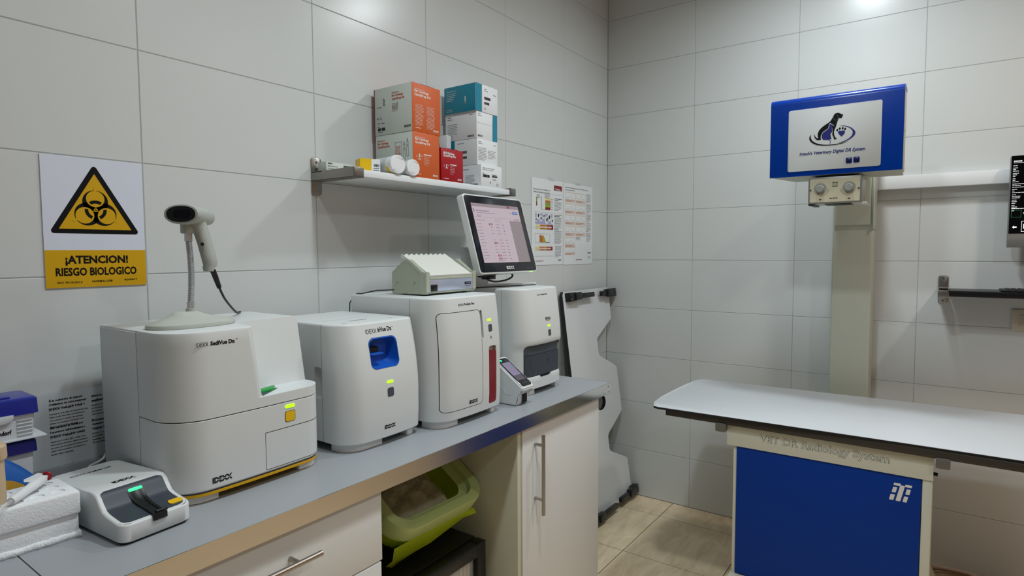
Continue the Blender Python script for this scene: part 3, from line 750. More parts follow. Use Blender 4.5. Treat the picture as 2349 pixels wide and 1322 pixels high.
# ------------------------------------------------------------ tube rocker on the blood analyzer
def rocker():
    z0 = 1.2795
    t = thing('tube_rocker', 'sage green tube rocker with a ribbed white sloping tray on top of the blood analyzer', 'rocker', (-1.76, -.27, z0))
    pl = [(-.212, z0+.004), (-.212, 1.3485), (-.262, 1.3868), (-.284, 1.3868), (-.337, 1.3490), (-.337, z0+.004)]
    def plate(x, w, front):
        mb = MB(); b = bmesh.new()
        pts = [(-.208, z0+.007), (-.208, 1.3490), (-.262, 1.388), (-.284, 1.388), (-.3385, 1.3500), (-.355, 1.3500), (-.355, z0+.011), (-.348, z0+.004), (-.212, z0+.004)]
        lo = [b.verts.new((x, *p)) for p in pts]; hi = [b.verts.new((x+w, *p)) for p in pts]; n = len(pts)
        b.faces.new(lo[::-1]); b.faces.new(hi)
        for i in range(n): b.faces.new((lo[i], lo[(i+1) % n], hi[(i+1) % n], hi[i]))
        bmesh.ops.bevel(b, geom=b.edges[:], offset=.0012, segments=2, affect='EDGES'); bmesh.ops.recalc_face_normals(b, faces=b.faces[:])
        return part('end_plate', mb.absorb(b, 'sage'), t)
    xl, xr = -1.886, -1.668
    for x, w in ((xl, .017), (xr, .017)):
        p = plate(x, w, 0)
        if x == xl:
            for yy in (-.232, -.306): mb = MB(); mb.cyl((x+.001, yy, 1.318), (x-.0012, yy, 1.318), .0032, 'steel', 14); part('screw', mb, p)
            mb = MB()
            g = [(-.214, z0+.010), (-.214, 1.3465), (-.263, 1.3832), (-.283, 1.3832), (-.333, 1.3475), (-.333, z0+.013), (-.327, z0+.008), (-.219, z0+.008)]
            n = len(g)
            for i in range(n):
                a, b_ = g[i], g[(i+1) % n]; mb.tube([(x-.0002, *a), (x-.0002, *b_)], .0006, 'column', 6)
            part('embossed_edge', mb, p)
    mb = MB(); mb.box(xl+.017, xr, -.352, -.215, z0+.006, 1.3325, 'sage', .001); part('housing', mb, t)
    mb = MB(); mb.box(xl+.0172, xr-.0002, -.3545, -.352, z0+.0125, 1.328, 'steelp', .001); fp = part('front_panel', mb, t, 'shiny pale blue front panel')
    mb = MB(); mb.box(xl+.018, xr, -.3555, -.343, 1.328, 1.3345, 'sage', .0015); part('lip', mb, t)
    mb = MB(); mb.box(xl+.02, xl+.048, -.357, -.354, z0+.013, z0+.033, 'black', .001); mb.box(xl+.026, xl+.041, -.3585, -.356, z0+.017, z0+.029, 'gloss', .001); part('rocker_switch', mb, fp, 'black power switch')
    mb = MB(); P0 = PF(0, -.3546, 0); idexx(mb, P0, xr-.04, z0+.0275, .033, .0085, cutm='steelp'); text(mb, 'LABORATORIES', P0, xr-.037, z0+.0225, .027, .002, 'p_red'); part('logo', mb, fp)
    for xx in (xl+.03, xr-.02):
        for yy in (-.335, -.235): mb = MB(); mb.cyl((xx, yy, z0+.0003), (xx, yy, z0+.007), .008, 'black', 16); part('foot', mb, t)
    # ribbed tray, tilted
    A = V3(xl+.018, -.350, 1.3375); Bp = V3(xl+.018, -.232, 1.4025); Dv = (Bp-A); Lr = Dv.length; Dv.normalize(); N = V3(0, -Dv.z, Dv.y).normalized()
    wd = xr-xl-.019; nr = 9; prof = []
    for k in range(nr):
        a = wd*k/nr; b_ = wd*(k+1)/nr
        prof += [(a, .0), (a+.0016, .0), (a+(b_-a)*.42, -.0055), (a+(b_-a)*.58, -.0055), (b_-.0016, 0)]
    prof += [(wd, 0), (wd, -.011), (0, -.011)]
    r0 = [A+X*p[0]+N*(p[1]+.004) for p in prof]; r1 = [p+Dv*Lr for p in r0]
    mb = MB(); mb.loft([r0, r1], 'trayw'); tr = part('tray', mb, t, 'ribbed white sloping tube tray', sharp=25)
    mb = MB(); mb.loft([[A-Dv*.003+N*h+X*x for x, h in ((-.001, -.009), (wd+.001, -.009), (wd+.001, .006), (-.001, .006))], [A+Dv*.0+N*h+X*x for x, h in ((-.001, -.009), (wd+.001, -.009), (wd+.001, .006), (-.001, .006))]], 'trayw')
    part('tray_lip', mb, tr)
    mb = MB(); mb.tube([A+X*(wd+.001)+N*-.002, A+X*(wd+.001)+Dv*Lr*1.0+N*-.002], .003, 'sage', 8); part('tray_rail', mb, tr)
    mb = MB(); mb.tube([(-1.88, -.22, 1.295), (-1.90, -.205, 1.294), (-1.925, -.18, 1.293), (-1.938, -.16, 1.288), (-1.94, -.13, 1.2822), (-1.935, -.105, 1.2818), (-1.93, -.083, 1.275), (-1.93, -.06, 1.25), (-1.93, -.05, 1.1), (-1.93, -.05, .905)], .0018, 'cable', 8); part('cable', mb, t, 'black power cable')
rocker()

# ------------------------------------------------------------ touchscreen monitor
def monitor():
    t = thing('touch_monitor', 'touchscreen monitor with a pink results page tilted back above the analyzers', 'monitor', (-1.42, -.24, 1.2795))
    B0 = V3(-1.610, -.344, 1.340); tl = math.radians(16.2); Wd, Hh = .340, .278
    U = X; Vv = V3(0, math.sin(tl), math.cos(tl)); N = V3(0, -math.cos(tl), math.sin(tl)); P = (B0, U, Vv, N)
    mb = MB(); mb.prism(rrect(-.004, -.004, Wd+.004, Hh+.004, .012), P, -.026, -.0005, 'white', .002); mb.prism(rrect(.03, .03, Wd-.03, Hh-.03, .02), P, -.04, -.026, 'white'); cs = part('casing', mb, t, 'white rear casing')
    mb = MB(); mb.prism(rrect(.001, .001, Wd-.001, Hh-.001, .010), P, -.0005, .001, 'gloss', .0008); bz = part('bezel', mb, t, 'glossy black bezel')
    # display page
    m0, m1, m2, m3 = .030, .310, .034, .250
    mb = MB(); q = lambda a, b_, c, d_, m, l=.0012: mb.prism(rect(m0+(m1-m0)*a, m2+(m3-m2)*(1-d_), m0+(m1-m0)*c, m2+(m3-m2)*(1-b_)), P, l-.0004, l, m)
    q(0, 0, 1, 1, 'scr_pink', .0014); q(0, 0, 1, .055, 'scr_top', .0016); q(.73, .27, 1, 1, 'scr_grey', .0016)
    q(.74, .012, .80, .045, 'scr_red', .0018); q(.84, .105, .955, .15, 'scr_blue', .0018); q(.86, .12, .935, .135, 'scr_pink', .002)
    for a in (.83, .88, .94): q(a, .02, a+.02, .038, 'scr_ink', .0018)
    rnd = random.Random(5)
    def words(a, b_, y, h=.010):
        x = a
        while x < b_:
            w_ = rnd.uniform(.015, .04); q(x, y, min(x+w_, b_), y+h, 'scr_ink', .0018); x += w_+.012
    words(.07, .33, .115, .018); words(.08, .45, .155); words(.07, .14, .195, .016); q(.07, .222, .14, .226, 'scr_ink', .0018); words(.03, .2, .28); q(0, .232, 1, .234, 'scr_top', .0018); words(.76, .82, .125); words(.84, .96, .24, .014)
    q(.01, .09, .04, .15, 'scr_top', .0018)
    for a in (.42, .49): 
        uc = m0+(m1-m0)*(a+.02); vc = m2+(m3-m2)*(1-.28)
        for k in range(14):
            a0, a1 = 2*PI*k/14, 2*PI*(k+1)/14; mb.prism([(uc+.0055*math.cos(a0), vc+.0055*math.sin(a0)), (uc+.0055*math.cos(a1), vc+.0055*math.sin(a1)), (uc+.005*math.cos(a1), vc+.005*math.sin(a1)), (uc+.005*math.cos(a0), vc+.005*math.sin(a0))], P, .0014, .0018, 'scr_ink')
    for k in range(12):
        y = .345+.053*k; words(.03, .10+.04*rnd.random(), y)
        if k in (0, 6, 10, 11): q(.27+.004*k, y-.008, .34+.004*k, y+.02, 'scr_red', .0018); q(.285+.004*k, y, .325+.004*k, y+.010, 'scr_pink', .002)
        elif k != 4: words(.29, .34, y)
        if k != 4: words(.41, .49, y); words(.55, .58, y, .016)
    words(.30, .44, .96, .012)
    part('display', mb, bz, 'lit pink results page')
    mb = MB(); idexx(mb, P, .150, .009, .046, .0115, 'wink', 'gloss', lift=.0014)
    for k in range(5): mb.prism(rect(.268+.009*k, .011, .272+.009*k, .0125), P, .0012, .0014, 'inkg')
    part('logo', mb, bz)
    mb = MB(); mb.prism(rect(.29, -.0045, .312, -.0035), P, -.004, 0, 'led'); part('power_light', mb, cs)
    # stand
    ang = math.radians(-15.5); c_, s_ = math.cos(ang), math.sin(ang); zb = 1.2798
    def R(p, z): return V3(-1.355+p[0]*c_-p[1]*s_, -.215+p[0]*s_+p[1]*c_, z)
    pts = rrect(-.165, -.052, .165, .06, .012)
    mb = MB(); mb.loft([[R((p[0]*.985, p[1]*.96), zb) for p in pts], [R((p[0]*.985, p[1]*.96), zb+.003) for p in pts]], 'dark'); part('base_slab', mb, t)  # dark slab paints the shadow line under the base plate
    mb = MB(); mb.loft([[R(p, z) for p in pts] for z in (zb+.003, zb+.0085)]+[[R((p[0]*.99, p[1]*.97), zb+.0098) for p in pts]], 'white'); part('base_plate', mb, t)
    rings = []
    for k in range(13):
        u = k/12; z = zb+.008+.14*u
        wx = .055-.022*math.sin(min(1, u*1.3)*PI/2); yc = -.185+.035*u-.0; x_ = -1.535+.06*math.sin(min(1, u*1.2)*PI/2); x2 = -1.40
        wy = .035-.014*u
        rings.append([V3(p[0], p[1], z) for p in rrect(x_, yc-wy, x2, yc+wy, .012)])
    mb = MB(); mb.loft(rings, 'white'); part('neck', mb, t)
    mb = MB(); mb.box(-1.575, -1.505, -.33, -.295, 1.322, 1.345, 'black', .006); mb.box(-1.555, -1.515, -.335, -.30, 1.315, 1.325, 'black', .003); part('connector', mb, t, 'black cable connector')
    mb = MB(); pp = [(-1.55+.085*(1-math.cos(a))*.9+.01, -.315+.01*math.sin(a), 1.322-.018*math.sin(a)) for a in [PI*k/12 for k in range(13)]]
    mb.tube(pp+[(-1.385, -.30, 1.345)], .0035, 'cable', 10); part('cable', mb, t, 'short looping black cable')
monitor()

# ------------------------------------------------------------ small touchscreen reader beside the chemistry analyzer
def reader():
    x0, x1 = -1.592, -1.522
    t = thing('touchscreen_reader', 'small white wedge-shaped reader with a slanted touchscreen, in front of the chemistry analyzer', 'reader', ((x0+x1)/2, -.41, WT))
    prof = [(-.335, .901), (-.470, .901), (-.474, .905), (-.476, .940), (-.497, .952), (-.500, .958), (-.497, .966), (-.385, 1.046), (-.378, 1.048), (-.360, 1.042), (-.340, 1.01)]
    b = bmesh.new(); lo = [b.verts.new((x0, *p)) for p in prof]; hi = [b.verts.new((x1, *p)) for p in prof]; n = len(prof)
    b.faces.new(lo[::-1]); b.faces.new(hi)
    for i in range(n): b.faces.new((lo[i], lo[(i+1) % n], hi[(i+1) % n], hi[i]))
    bmesh.ops.bevel(b, geom=b.edges[:], offset=.004, segments=3, affect='EDGES'); bmesh.ops.recalc_face_normals(b, faces=b.faces[:])
    body = part('housing', MB().absorb(b, 'white'), t)
    A = V3((x0+x1)/2, -.4975, .9655); Bq = V3((x0+x1)/2, -.3835, 1.0468); D = (Bq-A); L = D.length; D.normalize(); N = V3(0, -D.z, D.y)
    P = (A, X, D, N)
    mb = MB(); mb.prism(rrect(-.029, .004, .029, L-.003, .010), P, -.002, .0008, 'gloss', .0006); g = part('glass', mb, t, 'black glass top')
    mb = MB(); mb.prism(rect(-.0225, .031, .0225, .062), P, .0004, .0011, 'lcd_dk'); mb.prism(rect(-.0225, .055, .0225, L-.024), P, .0004, .0013, 'lcd_lit'); part('display', mb, g, 'dim lilac display')
    mb = MB(); mb.prism(circ(-.012, L-.012, .0042, 16), P, .0004, .0013, 'ledg'); part('indicator_light', mb, g, 'round green light')
    mb = MB(); text(mb, 'SmartService', P, -.012, .0155, .026, .004, 'inkg', lift=.001); part('lettering', mb, g)
    mb = MB(); mb.box(-1.563, -1.535, -.4785, -.45, .906, .938, 'slate2', .002); mb.box(-1.560, -1.538, -.4795, -.46, .908, .935, 'dark'); part('slot', mb, t, 'black slot at the front')
    mb = MB(); mb.tube([(x0-.0002, -.455, .937), (x0-.0002, -.43, .937), (x0-.0002, -.42, .95), (x0-.0002, -.375, .985)], .0007, 'white2', 6); part('seam', mb, t)
reader()

# ------------------------------------------------------------ strip reader in front of the big analyzer
def strip_reader():
    x0, x1, yf, yb = -2.7610, -2.6330, -.458, -.178
    t = thing('strip_reader', 'low white strip reader with a dark sloping recess, yellow button and green light', 'reader', ((x0+x1)/2, -.32, WT))
    prof = [(yf, .9365), (-.405, .9445), (-.3935, .948), (-.3875, .9535), (-.372, .9725), (-.364, .9765), (-.35, .9778), (yb, .9705)]
    def ztop(y):
        for (a, za), (b_, zb2) in zip(prof[:-1], prof[1:]):
            if y <= b_: return za+(zb2-za)*clampf((y-a)/(b_-a))
        return prof[-1][1]
    out = rrect(x0, yf, x1, yb, (.018, .014, .014, .018), 6)
    def densify(pts, st=.006):
        r = []
        for i in range(len(pts)):
            a, b_ = pts[i], pts[(i+1) % len(pts)]; n = max(1, int(math.dist(a, b_)/st))
            for j in range(n): r.append((a[0]+(b_[0]-a[0])*j/n, a[1]+(b_[1]-a[1])*j/n))
        return r
    cx, cy = (x0+x1)/2, (yf+yb)/2
    od = densify(out)
    def ins(p, d):
        w_, h_ = (x1-x0)/2, (yb-yf)/2; return (cx+(p[0]-cx)*(w_-d)/w_, cy+(p[1]-cy)*(h_-d)/h_)
    mb = MB(); b = bmesh.new()
    levels = [[(p, .9035) for p in [ins(q, .004) for q in od]], [(p, .907) for p in od], [(p, ztop(p[1])-.003) for p in od], [(ins(p, .0008), ztop(p[1])-.0008) for p in od], [(ins(p, .003), ztop(ins(p, .003)[1])) for p in od]]
    R = [[b.verts.new((p[0], p[1], z)) for p, z in lv] for lv in levels]; n = len(od)
    for A, C in zip(R[:-1], R[1:]):
        for i in range(n): b.faces.new((A[i], A[(i+1) % n], C[(i+1) % n], C[i]))
    b.faces.new(R[0][::-1])
    # top as a strip grid so that it follows the step
    ysteps = sorted(set([round(p[1], 5) for p in prof]+[yf+.003, yb-.003]+[yf+(yb-yf)*k/30 for k in range(1, 30)]))
    ysteps = [y for y in ysteps if yf+.003 <= y <= yb-.003]
    loop = R[-1]
    b2 = bmesh.new()
    def half(y):
        xs_ = [v.co.x for v in loop]; 
        best = []
        for i in range(n):
            a, c = loop[i].co, loop[(i+1) % n].co
            if (a.y-y)*(c.y-y) <= 0 and abs(a.y-c.y) > 1e-9: best.append(a.x+(c.x-a.x)*(y-a.y)/(c.y-a.y))
        return (min(best), max(best)) if best else (cx, cx)
    rows = []
    for y in ysteps:
        a, c = half(y); rows.append([b2.verts.new((a+(c-a)*k/8, y, ztop(y))) for k in range(9)])
    for A, C in zip(rows[:-1], rows[1:]):
        for k in range(8): b2.faces.new((A[k], A[k+1], C[k+1], C[k]))
    mb.absorb(b, 'white'); mb.absorb(b2, 'white')
    body = part('housing', mb, t, sharp=50)
    # dark insert following the step
    ip = [(x0+.009, x1-.009)]
    rows = []; b = bmesh.new(); ys_ = [yf+.008+(-.3655-yf-.008)*k/24 for k in range(25)]
    for i, y in enumerate(ys_):
        e = 0
        d0 = y-(yf+.008); d1 = -.3655-y
        r = .012
        if d0 < r: e = r-math.sqrt(max(0, r*r-(r-d0)**2))
        if d1 < r*.6: e = max(e, r*.6-math.sqrt(max(0, (r*.6)**2-(r*.6-d1)**2)))
        a, c = x0+.009+e, x1-.009-e
        rows.append([b.verts.new((a+(c-a)*k/10, y-.0006*0, ztop(y)+.0007)) for k in range(11)])
    for A, C in zip(rows[:-1], rows[1:]):
        for k in range(10): b.faces.new((A[k], A[k+1], C[k+1], C[k]))
    insert = part('dark_insert', MB().absorb(b, 'slate2'), t, 'dark slate recess panel', sharp=60)
    # strip carrier
    mb = MB(); cxx = -2.6955
    ring = lambda y, w_, h: [V3(cxx-w_, y, ztop(y)+.0005), V3(cxx+w_, y, ztop(y)+.0005), V3(cxx+w_, y, ztop(y)+h), V3(cxx+w_*.6, y, ztop(y)+h), V3(cxx+w_*.5, y, ztop(y)+h*.45), V3(cxx-w_*.5, y, ztop(y)+h*.45), V3(cxx-w_*.6, y, ztop(y)+h), V3(cxx-w_, y, ztop(y)+h)]
    mb.loft([ring(yf-.002, .011, .0045), ring(-.42, .011, .004), ring(-.40, .0125, .004), ring(-.389, .0135, .003), ring(-.378, .0145, .0018)], 'black')
    mb.box(cxx-.012, cxx+.013, yf-.004, yf+.004, .9285, .940, 'black', .001); mb.cyl((cxx-.004, yf+.004, .9415), (cxx+.016, yf+.004, .9415), .0032, 'black', 12)
    part('strip_carrier', mb, t, 'black strip carrier')
    mb = MB(); lp = rrect(cxx-.0125, 0, cxx+.0125, .0055, .0025)
    A = V3(0, -.3785, .9648); D = V3(0, .0155, .019).normalized(); N = V3(0, -D.z, D.y)
    mb.prism(lp, (A, X, D, N), .0, .0016, 'ledg', .0005); part('indicator_light', mb, t, 'glowing green light bar')
    mb = MB(); mb.loft([[V3(p[0], p[1], ztop(p[1])+h) for p in rrect(-2.6655, -.4425, -2.6405, -.4275, .0055)] for h in (.0005, .0022)], 'yellow'); part('button', mb, t, 'yellow button')
    mb = MB(); P = PT(0, 0, .9762+.0002)
    def srf(v): return ztop(v)
    for (s_, u0, v0, W, H, m_, bd) in (('IDEXX', -2.7385, -.2275, .028, .008, 'inkg', -.01), ('VetLab UA', -2.7075, -.2275, .042, .008, 'ink', .02), ('IDEXX', -2.716, -.3435, .040, .012, 'ink', .035)):
        bb = text_bm(s_, bd); xs2 = [v.co.x for v in bb.verts]; ys2 = [v.co.y for v in bb.verts]
        for v in bb.verts:
            uu = u0+(v.co.x-min(xs2))/(max(xs2)-min(xs2))*W; vv = v0+(v.co.y-min(ys2))/(max(ys2)-min(ys2))*H
            v.co = V3(uu, vv, ztop(vv)+.0004+(.0002 if v.co.z > 0 else -.0002))
        mb.absorb(bb, m_)
    part('lettering', mb, t)
    mb = MB(); mb.prism(rrect(x0+.006, yf+.006, x1-.006, yb-.006, .012), PT(0, 0, 0), WT, .9036, 'dark'); part('base_slab', mb, t)
    t.rotation_euler = (0, 0, math.radians(4.5)); t.location.x -= .0130
strip_reader()
mb = MB(); mb.tube([(-2.70, -.172, .932), (-2.70, -.14, .932), (-2.695, -.105, .935), (-2.675, -.082, .9414), (-2.66, -.08, .9445), (-2.648, -.079, .950), (-2.640, -.077, .960), (-2.628, -.072, .975), (-2.605, -.062, .985), (-2.58, -.05, .965), (-2.57, -.045, .9035)], .0028, 'cablew', 10)
solo('white_cable', mb, 'thin white cable looping behind the low strip reader', 'cable', (-2.66, -.09, .93))

# ------------------------------------------------------------ left corner clutter
def foam():
    t = thing('foam_rack', 'white polystyrene tube rack with a broken lower edge at the left end of the worktop', 'rack', (-2.93, -.29, WT))
    x0, x1 = -3.09, -2.7835; rnd = random.Random(2)
    Tw = lambda v: V3(v.x, v.y+(v.x-x1)*-.05, v.z)
    mb = MB(); mb.box(x0, x1, -.352, -.245, .9425, .9855, 'foam', .005, 3, T=Tw); top = part('upper_block', mb, t)
    c = MB()
    for i in range(9):
        for j in range(3):
            cxx, cyy = x1-.026-.03*i, -.268-.030*j
            p = Tw(V3(cxx, cyy, 0)); c.cyl((p.x, p.y, .9832), (p.x, p.y, .995), .0105, 'foam', 18, .0115)
    cut(top, c)
    mb = MB(); mb.box(x0, x1-.003, -.347, -.25, .908, .9435, 'foam', .002, 2, T=Tw); part('lower_block', mb, t)
    b = bmesh.new(); bmesh.ops.create_grid(b, x_segments=1, y_segments=1, size=.5); b.free()
    mb = MB(); rings = []
    for k in range(46):
        x = x0+(x1-.002-x0)*k/45; a, h = rnd.uniform(-.002, .002), rnd.uniform(-.0012, .0012)
        rg = [Tw(V3(x, y+a*s_, z+h*q)) for (y, z, s_, q) in ((-.3515, .9004, 1, 0), (-.3535, .9045, 1.4, 0), (-.3525, .9095, 1.2, 1), (-.348, .9115, 0, 1), (-.249, .911, 0, 0), (-.247, .9004, 0, 0))]
        rings.append(rg)
    mb.loft(rings, 'foamr'); part('broken_edge', mb, t, 'ragged broken foam edge', sharp=80)
foam()
t = thing('transfer_pipette', 'white plastic sample tube with a red cap ring lying across the foam rack', 'pipette', (-2.85, -.30, .99))
A = V3(-2.893, -.352, .9935); Bq = V3(-2.8085, -.270, 1.001); Dr = (Bq-A).normalized(); q = lambda k: A+Dr*k
L = (Bq-A).length
mb = MB(); mb.tube([q(-.02), q(.0), q(.02), q(.03)], [.0028, .0030, .0045, .005], 'clear', 16); mb.tube([q(.018), q(.024), q(.07), q(.074), q(.105), q(.109)], [.0062, .0072, .0078, .0085, .0082, .0045], 'wcard', 20); part('barrel', mb, t)
mb = MB(); mb.tube([q(.108), q(.125)], [.0032, .003], 'wcard', 12); part('stem', mb, t)
mb = MB(); pr_ = []
c_ = q(.118); a_ = Dr.cross(Z).normalized(); b_ = a_.cross(Dr)
mb.tube([c_+(a_*math.cos(2*PI*k/20)+b_*math.sin(2*PI*k/20))*.0062 for k in range(20)]+[c_+a_*.0062], .0026, 'red', 8, cap=False); part('ring', mb, t, 'red ring')
mb = MB(); mb.prism([(0, 0), (.035, .002), (.04, .012), (.012, .02), (.002, .014)], (q(.075)+b_*.008, Dr, b_*-1 if b_.z < 0 else a_*-1, Z), -.0004, .0004, 'paper'); part('label_flag', mb, t)
# beige capped tube standing in the rack
t = thing('capped_tube', 'beige plastic tube with a ribbed cap standing upright in the foam rack', 'tube', (-2.894, -.30, .985))
mb = MB(); mb.tube([(-2.894, -.300, .978), (-2.894, -.300, .99), (-2.894, -.300, 1.062)], [.0185, .0185, .0178], 'beige', 28); part('barrel', mb, t)
mb = MB(); rings = []
for z, r in ((1.062, .0205), (1.066, .0212), (1.084, .0208), (1.089, .018), (1.09, .010)):
    rings.append([V3(-2.894+(r+(.0009 if k % 2 and z < 1.088 else 0))*math.cos(2*PI*k/60), -.300+(r+(.0009 if k % 2 and z < 1.088 else 0))*math.sin(2*PI*k/60), z) for k in range(60)])
mb.loft(rings, 'beige'); part('cap', mb, t, 'ribbed beige cap', sharp=20)
# clear bag corner
# tip boxes
def tipbox(name, label, z0, hb, hl, x1, lidmat, letters):
    x0 = x1-.19; yf, yb = -.135, -.045
    t = thing('tip_box', label, 'box', ((x0+x1)/2, -.09, z0), 'pipette tip boxes in the left corner')
    mb = MB(); mb.loft([[V3(x0+(x1-x0)/2+(p[0]-(x0+x1)/2)*k, p[1], z) for p in rrect(x0, yf, x1, yb, .006)] for z, k in ((z0, .96), (z0+hb, 1.0))], 'epp')
    mb.box(x0-.012, x1+.016, yf-.010, yb+.005, z0-.001+.002, z0+.0045, 'epp', .0015)
    bd = part('body', mb, t)
    if letters:
        mb = MB()
        for k in range(5): mb.box(x1-.0300, x1-.0045, yf-.0030, yf+.002, z0+.010+.0072*k, z0+.0118+.0072*k, 'epp', .0008)
        part('rib', mb, bd)
        mb = MB(); text(mb, 'eppendorf', PF(0, yf, 0), x1-.0755, z0+.0125, .037, .0115, bold=.03, lift=.0006); part('lettering', mb, bd)
        mb = MB(); mb.prism([(x1-.10, z0+hb+.003), (x1-.10, z0+hb-.014), (x1-.050, z0+hb-.0135), (x1-.040, z0+hb-.010), (x1-.035, z0+hb-.004), (x1-.035, z0+hb+.003)], PF(0, yf, 0), -.001, .007, 'epp', .002); part('latch', mb, bd)
    mb = MB(); zl = z0+hb
    out = lambda d, z: [V3(p[0], p[1], z) for p in rrect(x0-.004+d, yf-.006+d, x1+.006-d, yb+.004-d, .008)]
    mb.loft([out(0, zl), out(.001, zl+hl-.004), out(.004, zl+hl-.0008), out(.008, zl+hl)], lidmat); lid = part('lid', mb, t, 'translucent blue lid')
    if letters:
        mb = MB(); mb.box(x0+.02, x1-.035, yf+.012, yb-.012, zl+hl-.0005, zl+hl+.003, lidmat, .001); part('lid_panel', mb, lid)
tipbox('a', 'lower tip box with a dark blue lid, half hidden behind the blue and yellow packet', WT, .118, .026, -2.789, 'eblued', False)
tipbox('b', 'upper tip box with a translucent blue lid and eppendorf lettering, topmost of its stack', WT+.1443, .051, .033, -2.784, 'eblue', True)
# blue / yellow packet
t = thing('product_packet', 'glossy blue packet with a yellow band leaning behind the foam rack', 'packet', (-2.86, -.21, WT))
P = (V3(-2.95, -.225, WT), X, V3(0, .10, 1).normalized(), V3(0, -1, .10).normalized())
mb = MB(); mb.prism([(0, 0), (.145, 0), (.168, .04), (.165, .058), (.142, .088), (.118, .116), (.10, .133), (.085, .140), (.03, .143), (0, .143)], P, -.012, 0, 'pblue', .001); part('cover', mb, t)
mb = MB(); mb.prism([(0, .05), (.128, .062), (.120, .081), (.105, .092), (.075, .103), (.04, .109), (0, .11)], P, .0002, .0008, 'pyel'); part('band', mb, t, 'yellow band')

# instruction sheet on the wall above the upstand
def sheet():
    x0, x1, z0, z1 = -2.90, -2.50, .9345, 1.102
    t = thing('instruction_sheet', 'grey instruction sheet with printed manual notes leaning on the wall above the upstand', 'poster', ((x0+x1)/2, -.005, z0))
    P = PF(0, -.0052, 0)
    mb = MB(); mb.box(x0, x1, -.005, -.0035, z0, z1, 'labg'); part('card', mb, t)
    mb = MB(); P = PF(0, -.005, 0)
    def block(u, v, heads, n, w_, hs=.0056, bs=.0034):
        z = v
        for i, s_ in enumerate(heads): text(mb, s_, P, u, z-hs, None, hs*1.05, 'ink', bold=.035, res=1); z -= .0098
        z -= .003
        for k, s_ in enumerate(n): text(mb, s_, P, u, z-bs, None, bs*1.15, 'ink', res=1, bold=.01); z -= .0071
    block(-2.7225, 1.0885, ['À la recherche du manuel', "d'utilisation de votre analyseur", 'IDEXX VetLab® UA® ?'], ['Scannez le code QR ou consultez le site', 'idexx.com/product-info, et sélectionnez', 'votre pays pour accéder aux manuels,', "affiches de préparation d'échantillons et", 'divers autres documents.'], 0)
    block(-2.7225, 1.0260, ['Stai cercando la Guida per', "l'operatore dell'Analizzatore", 'IDEXX VetLab® UA®?'], ['Scansiona il codice QR o visita il sito', 'idexx.com/product-info, quindi seleziona il', 'tuo paese per accedere ai manuali, poster', 'relativi alla preparazione dei campioni e', 'molto altro ancora.'], 0)
    block(-2.6405, 1.0825, ['¿Busca la guía del', 'analizador?'], ['Escanee el código', 'product-info, seleccione', 'para acceder a manuales', 'sobre la preparación'], 0)
    block(-2.6415, 1.0260, ['Procurando o Manual', 'Operador do', 'VetLab UA?'], ['Escaneie o código', 'product-info, e selecione', 'manuais cadastrais', 'de amostras e mais'], 0)
    block(-2.80, 1.0885, ['Looking for', 'the IDEXX'], ['Scan the code or', 'visit your country', 'posters, sample'], 0)
    block(-2.80, 1.0100, ['Suchen Sie', 'IDEXX für'], ['Scannen Sie', 'product-info', 'Handbuch auf', 'Proben zur', 'und Vorgehen'], 0)
    part('printing', mb, t)
sheet()

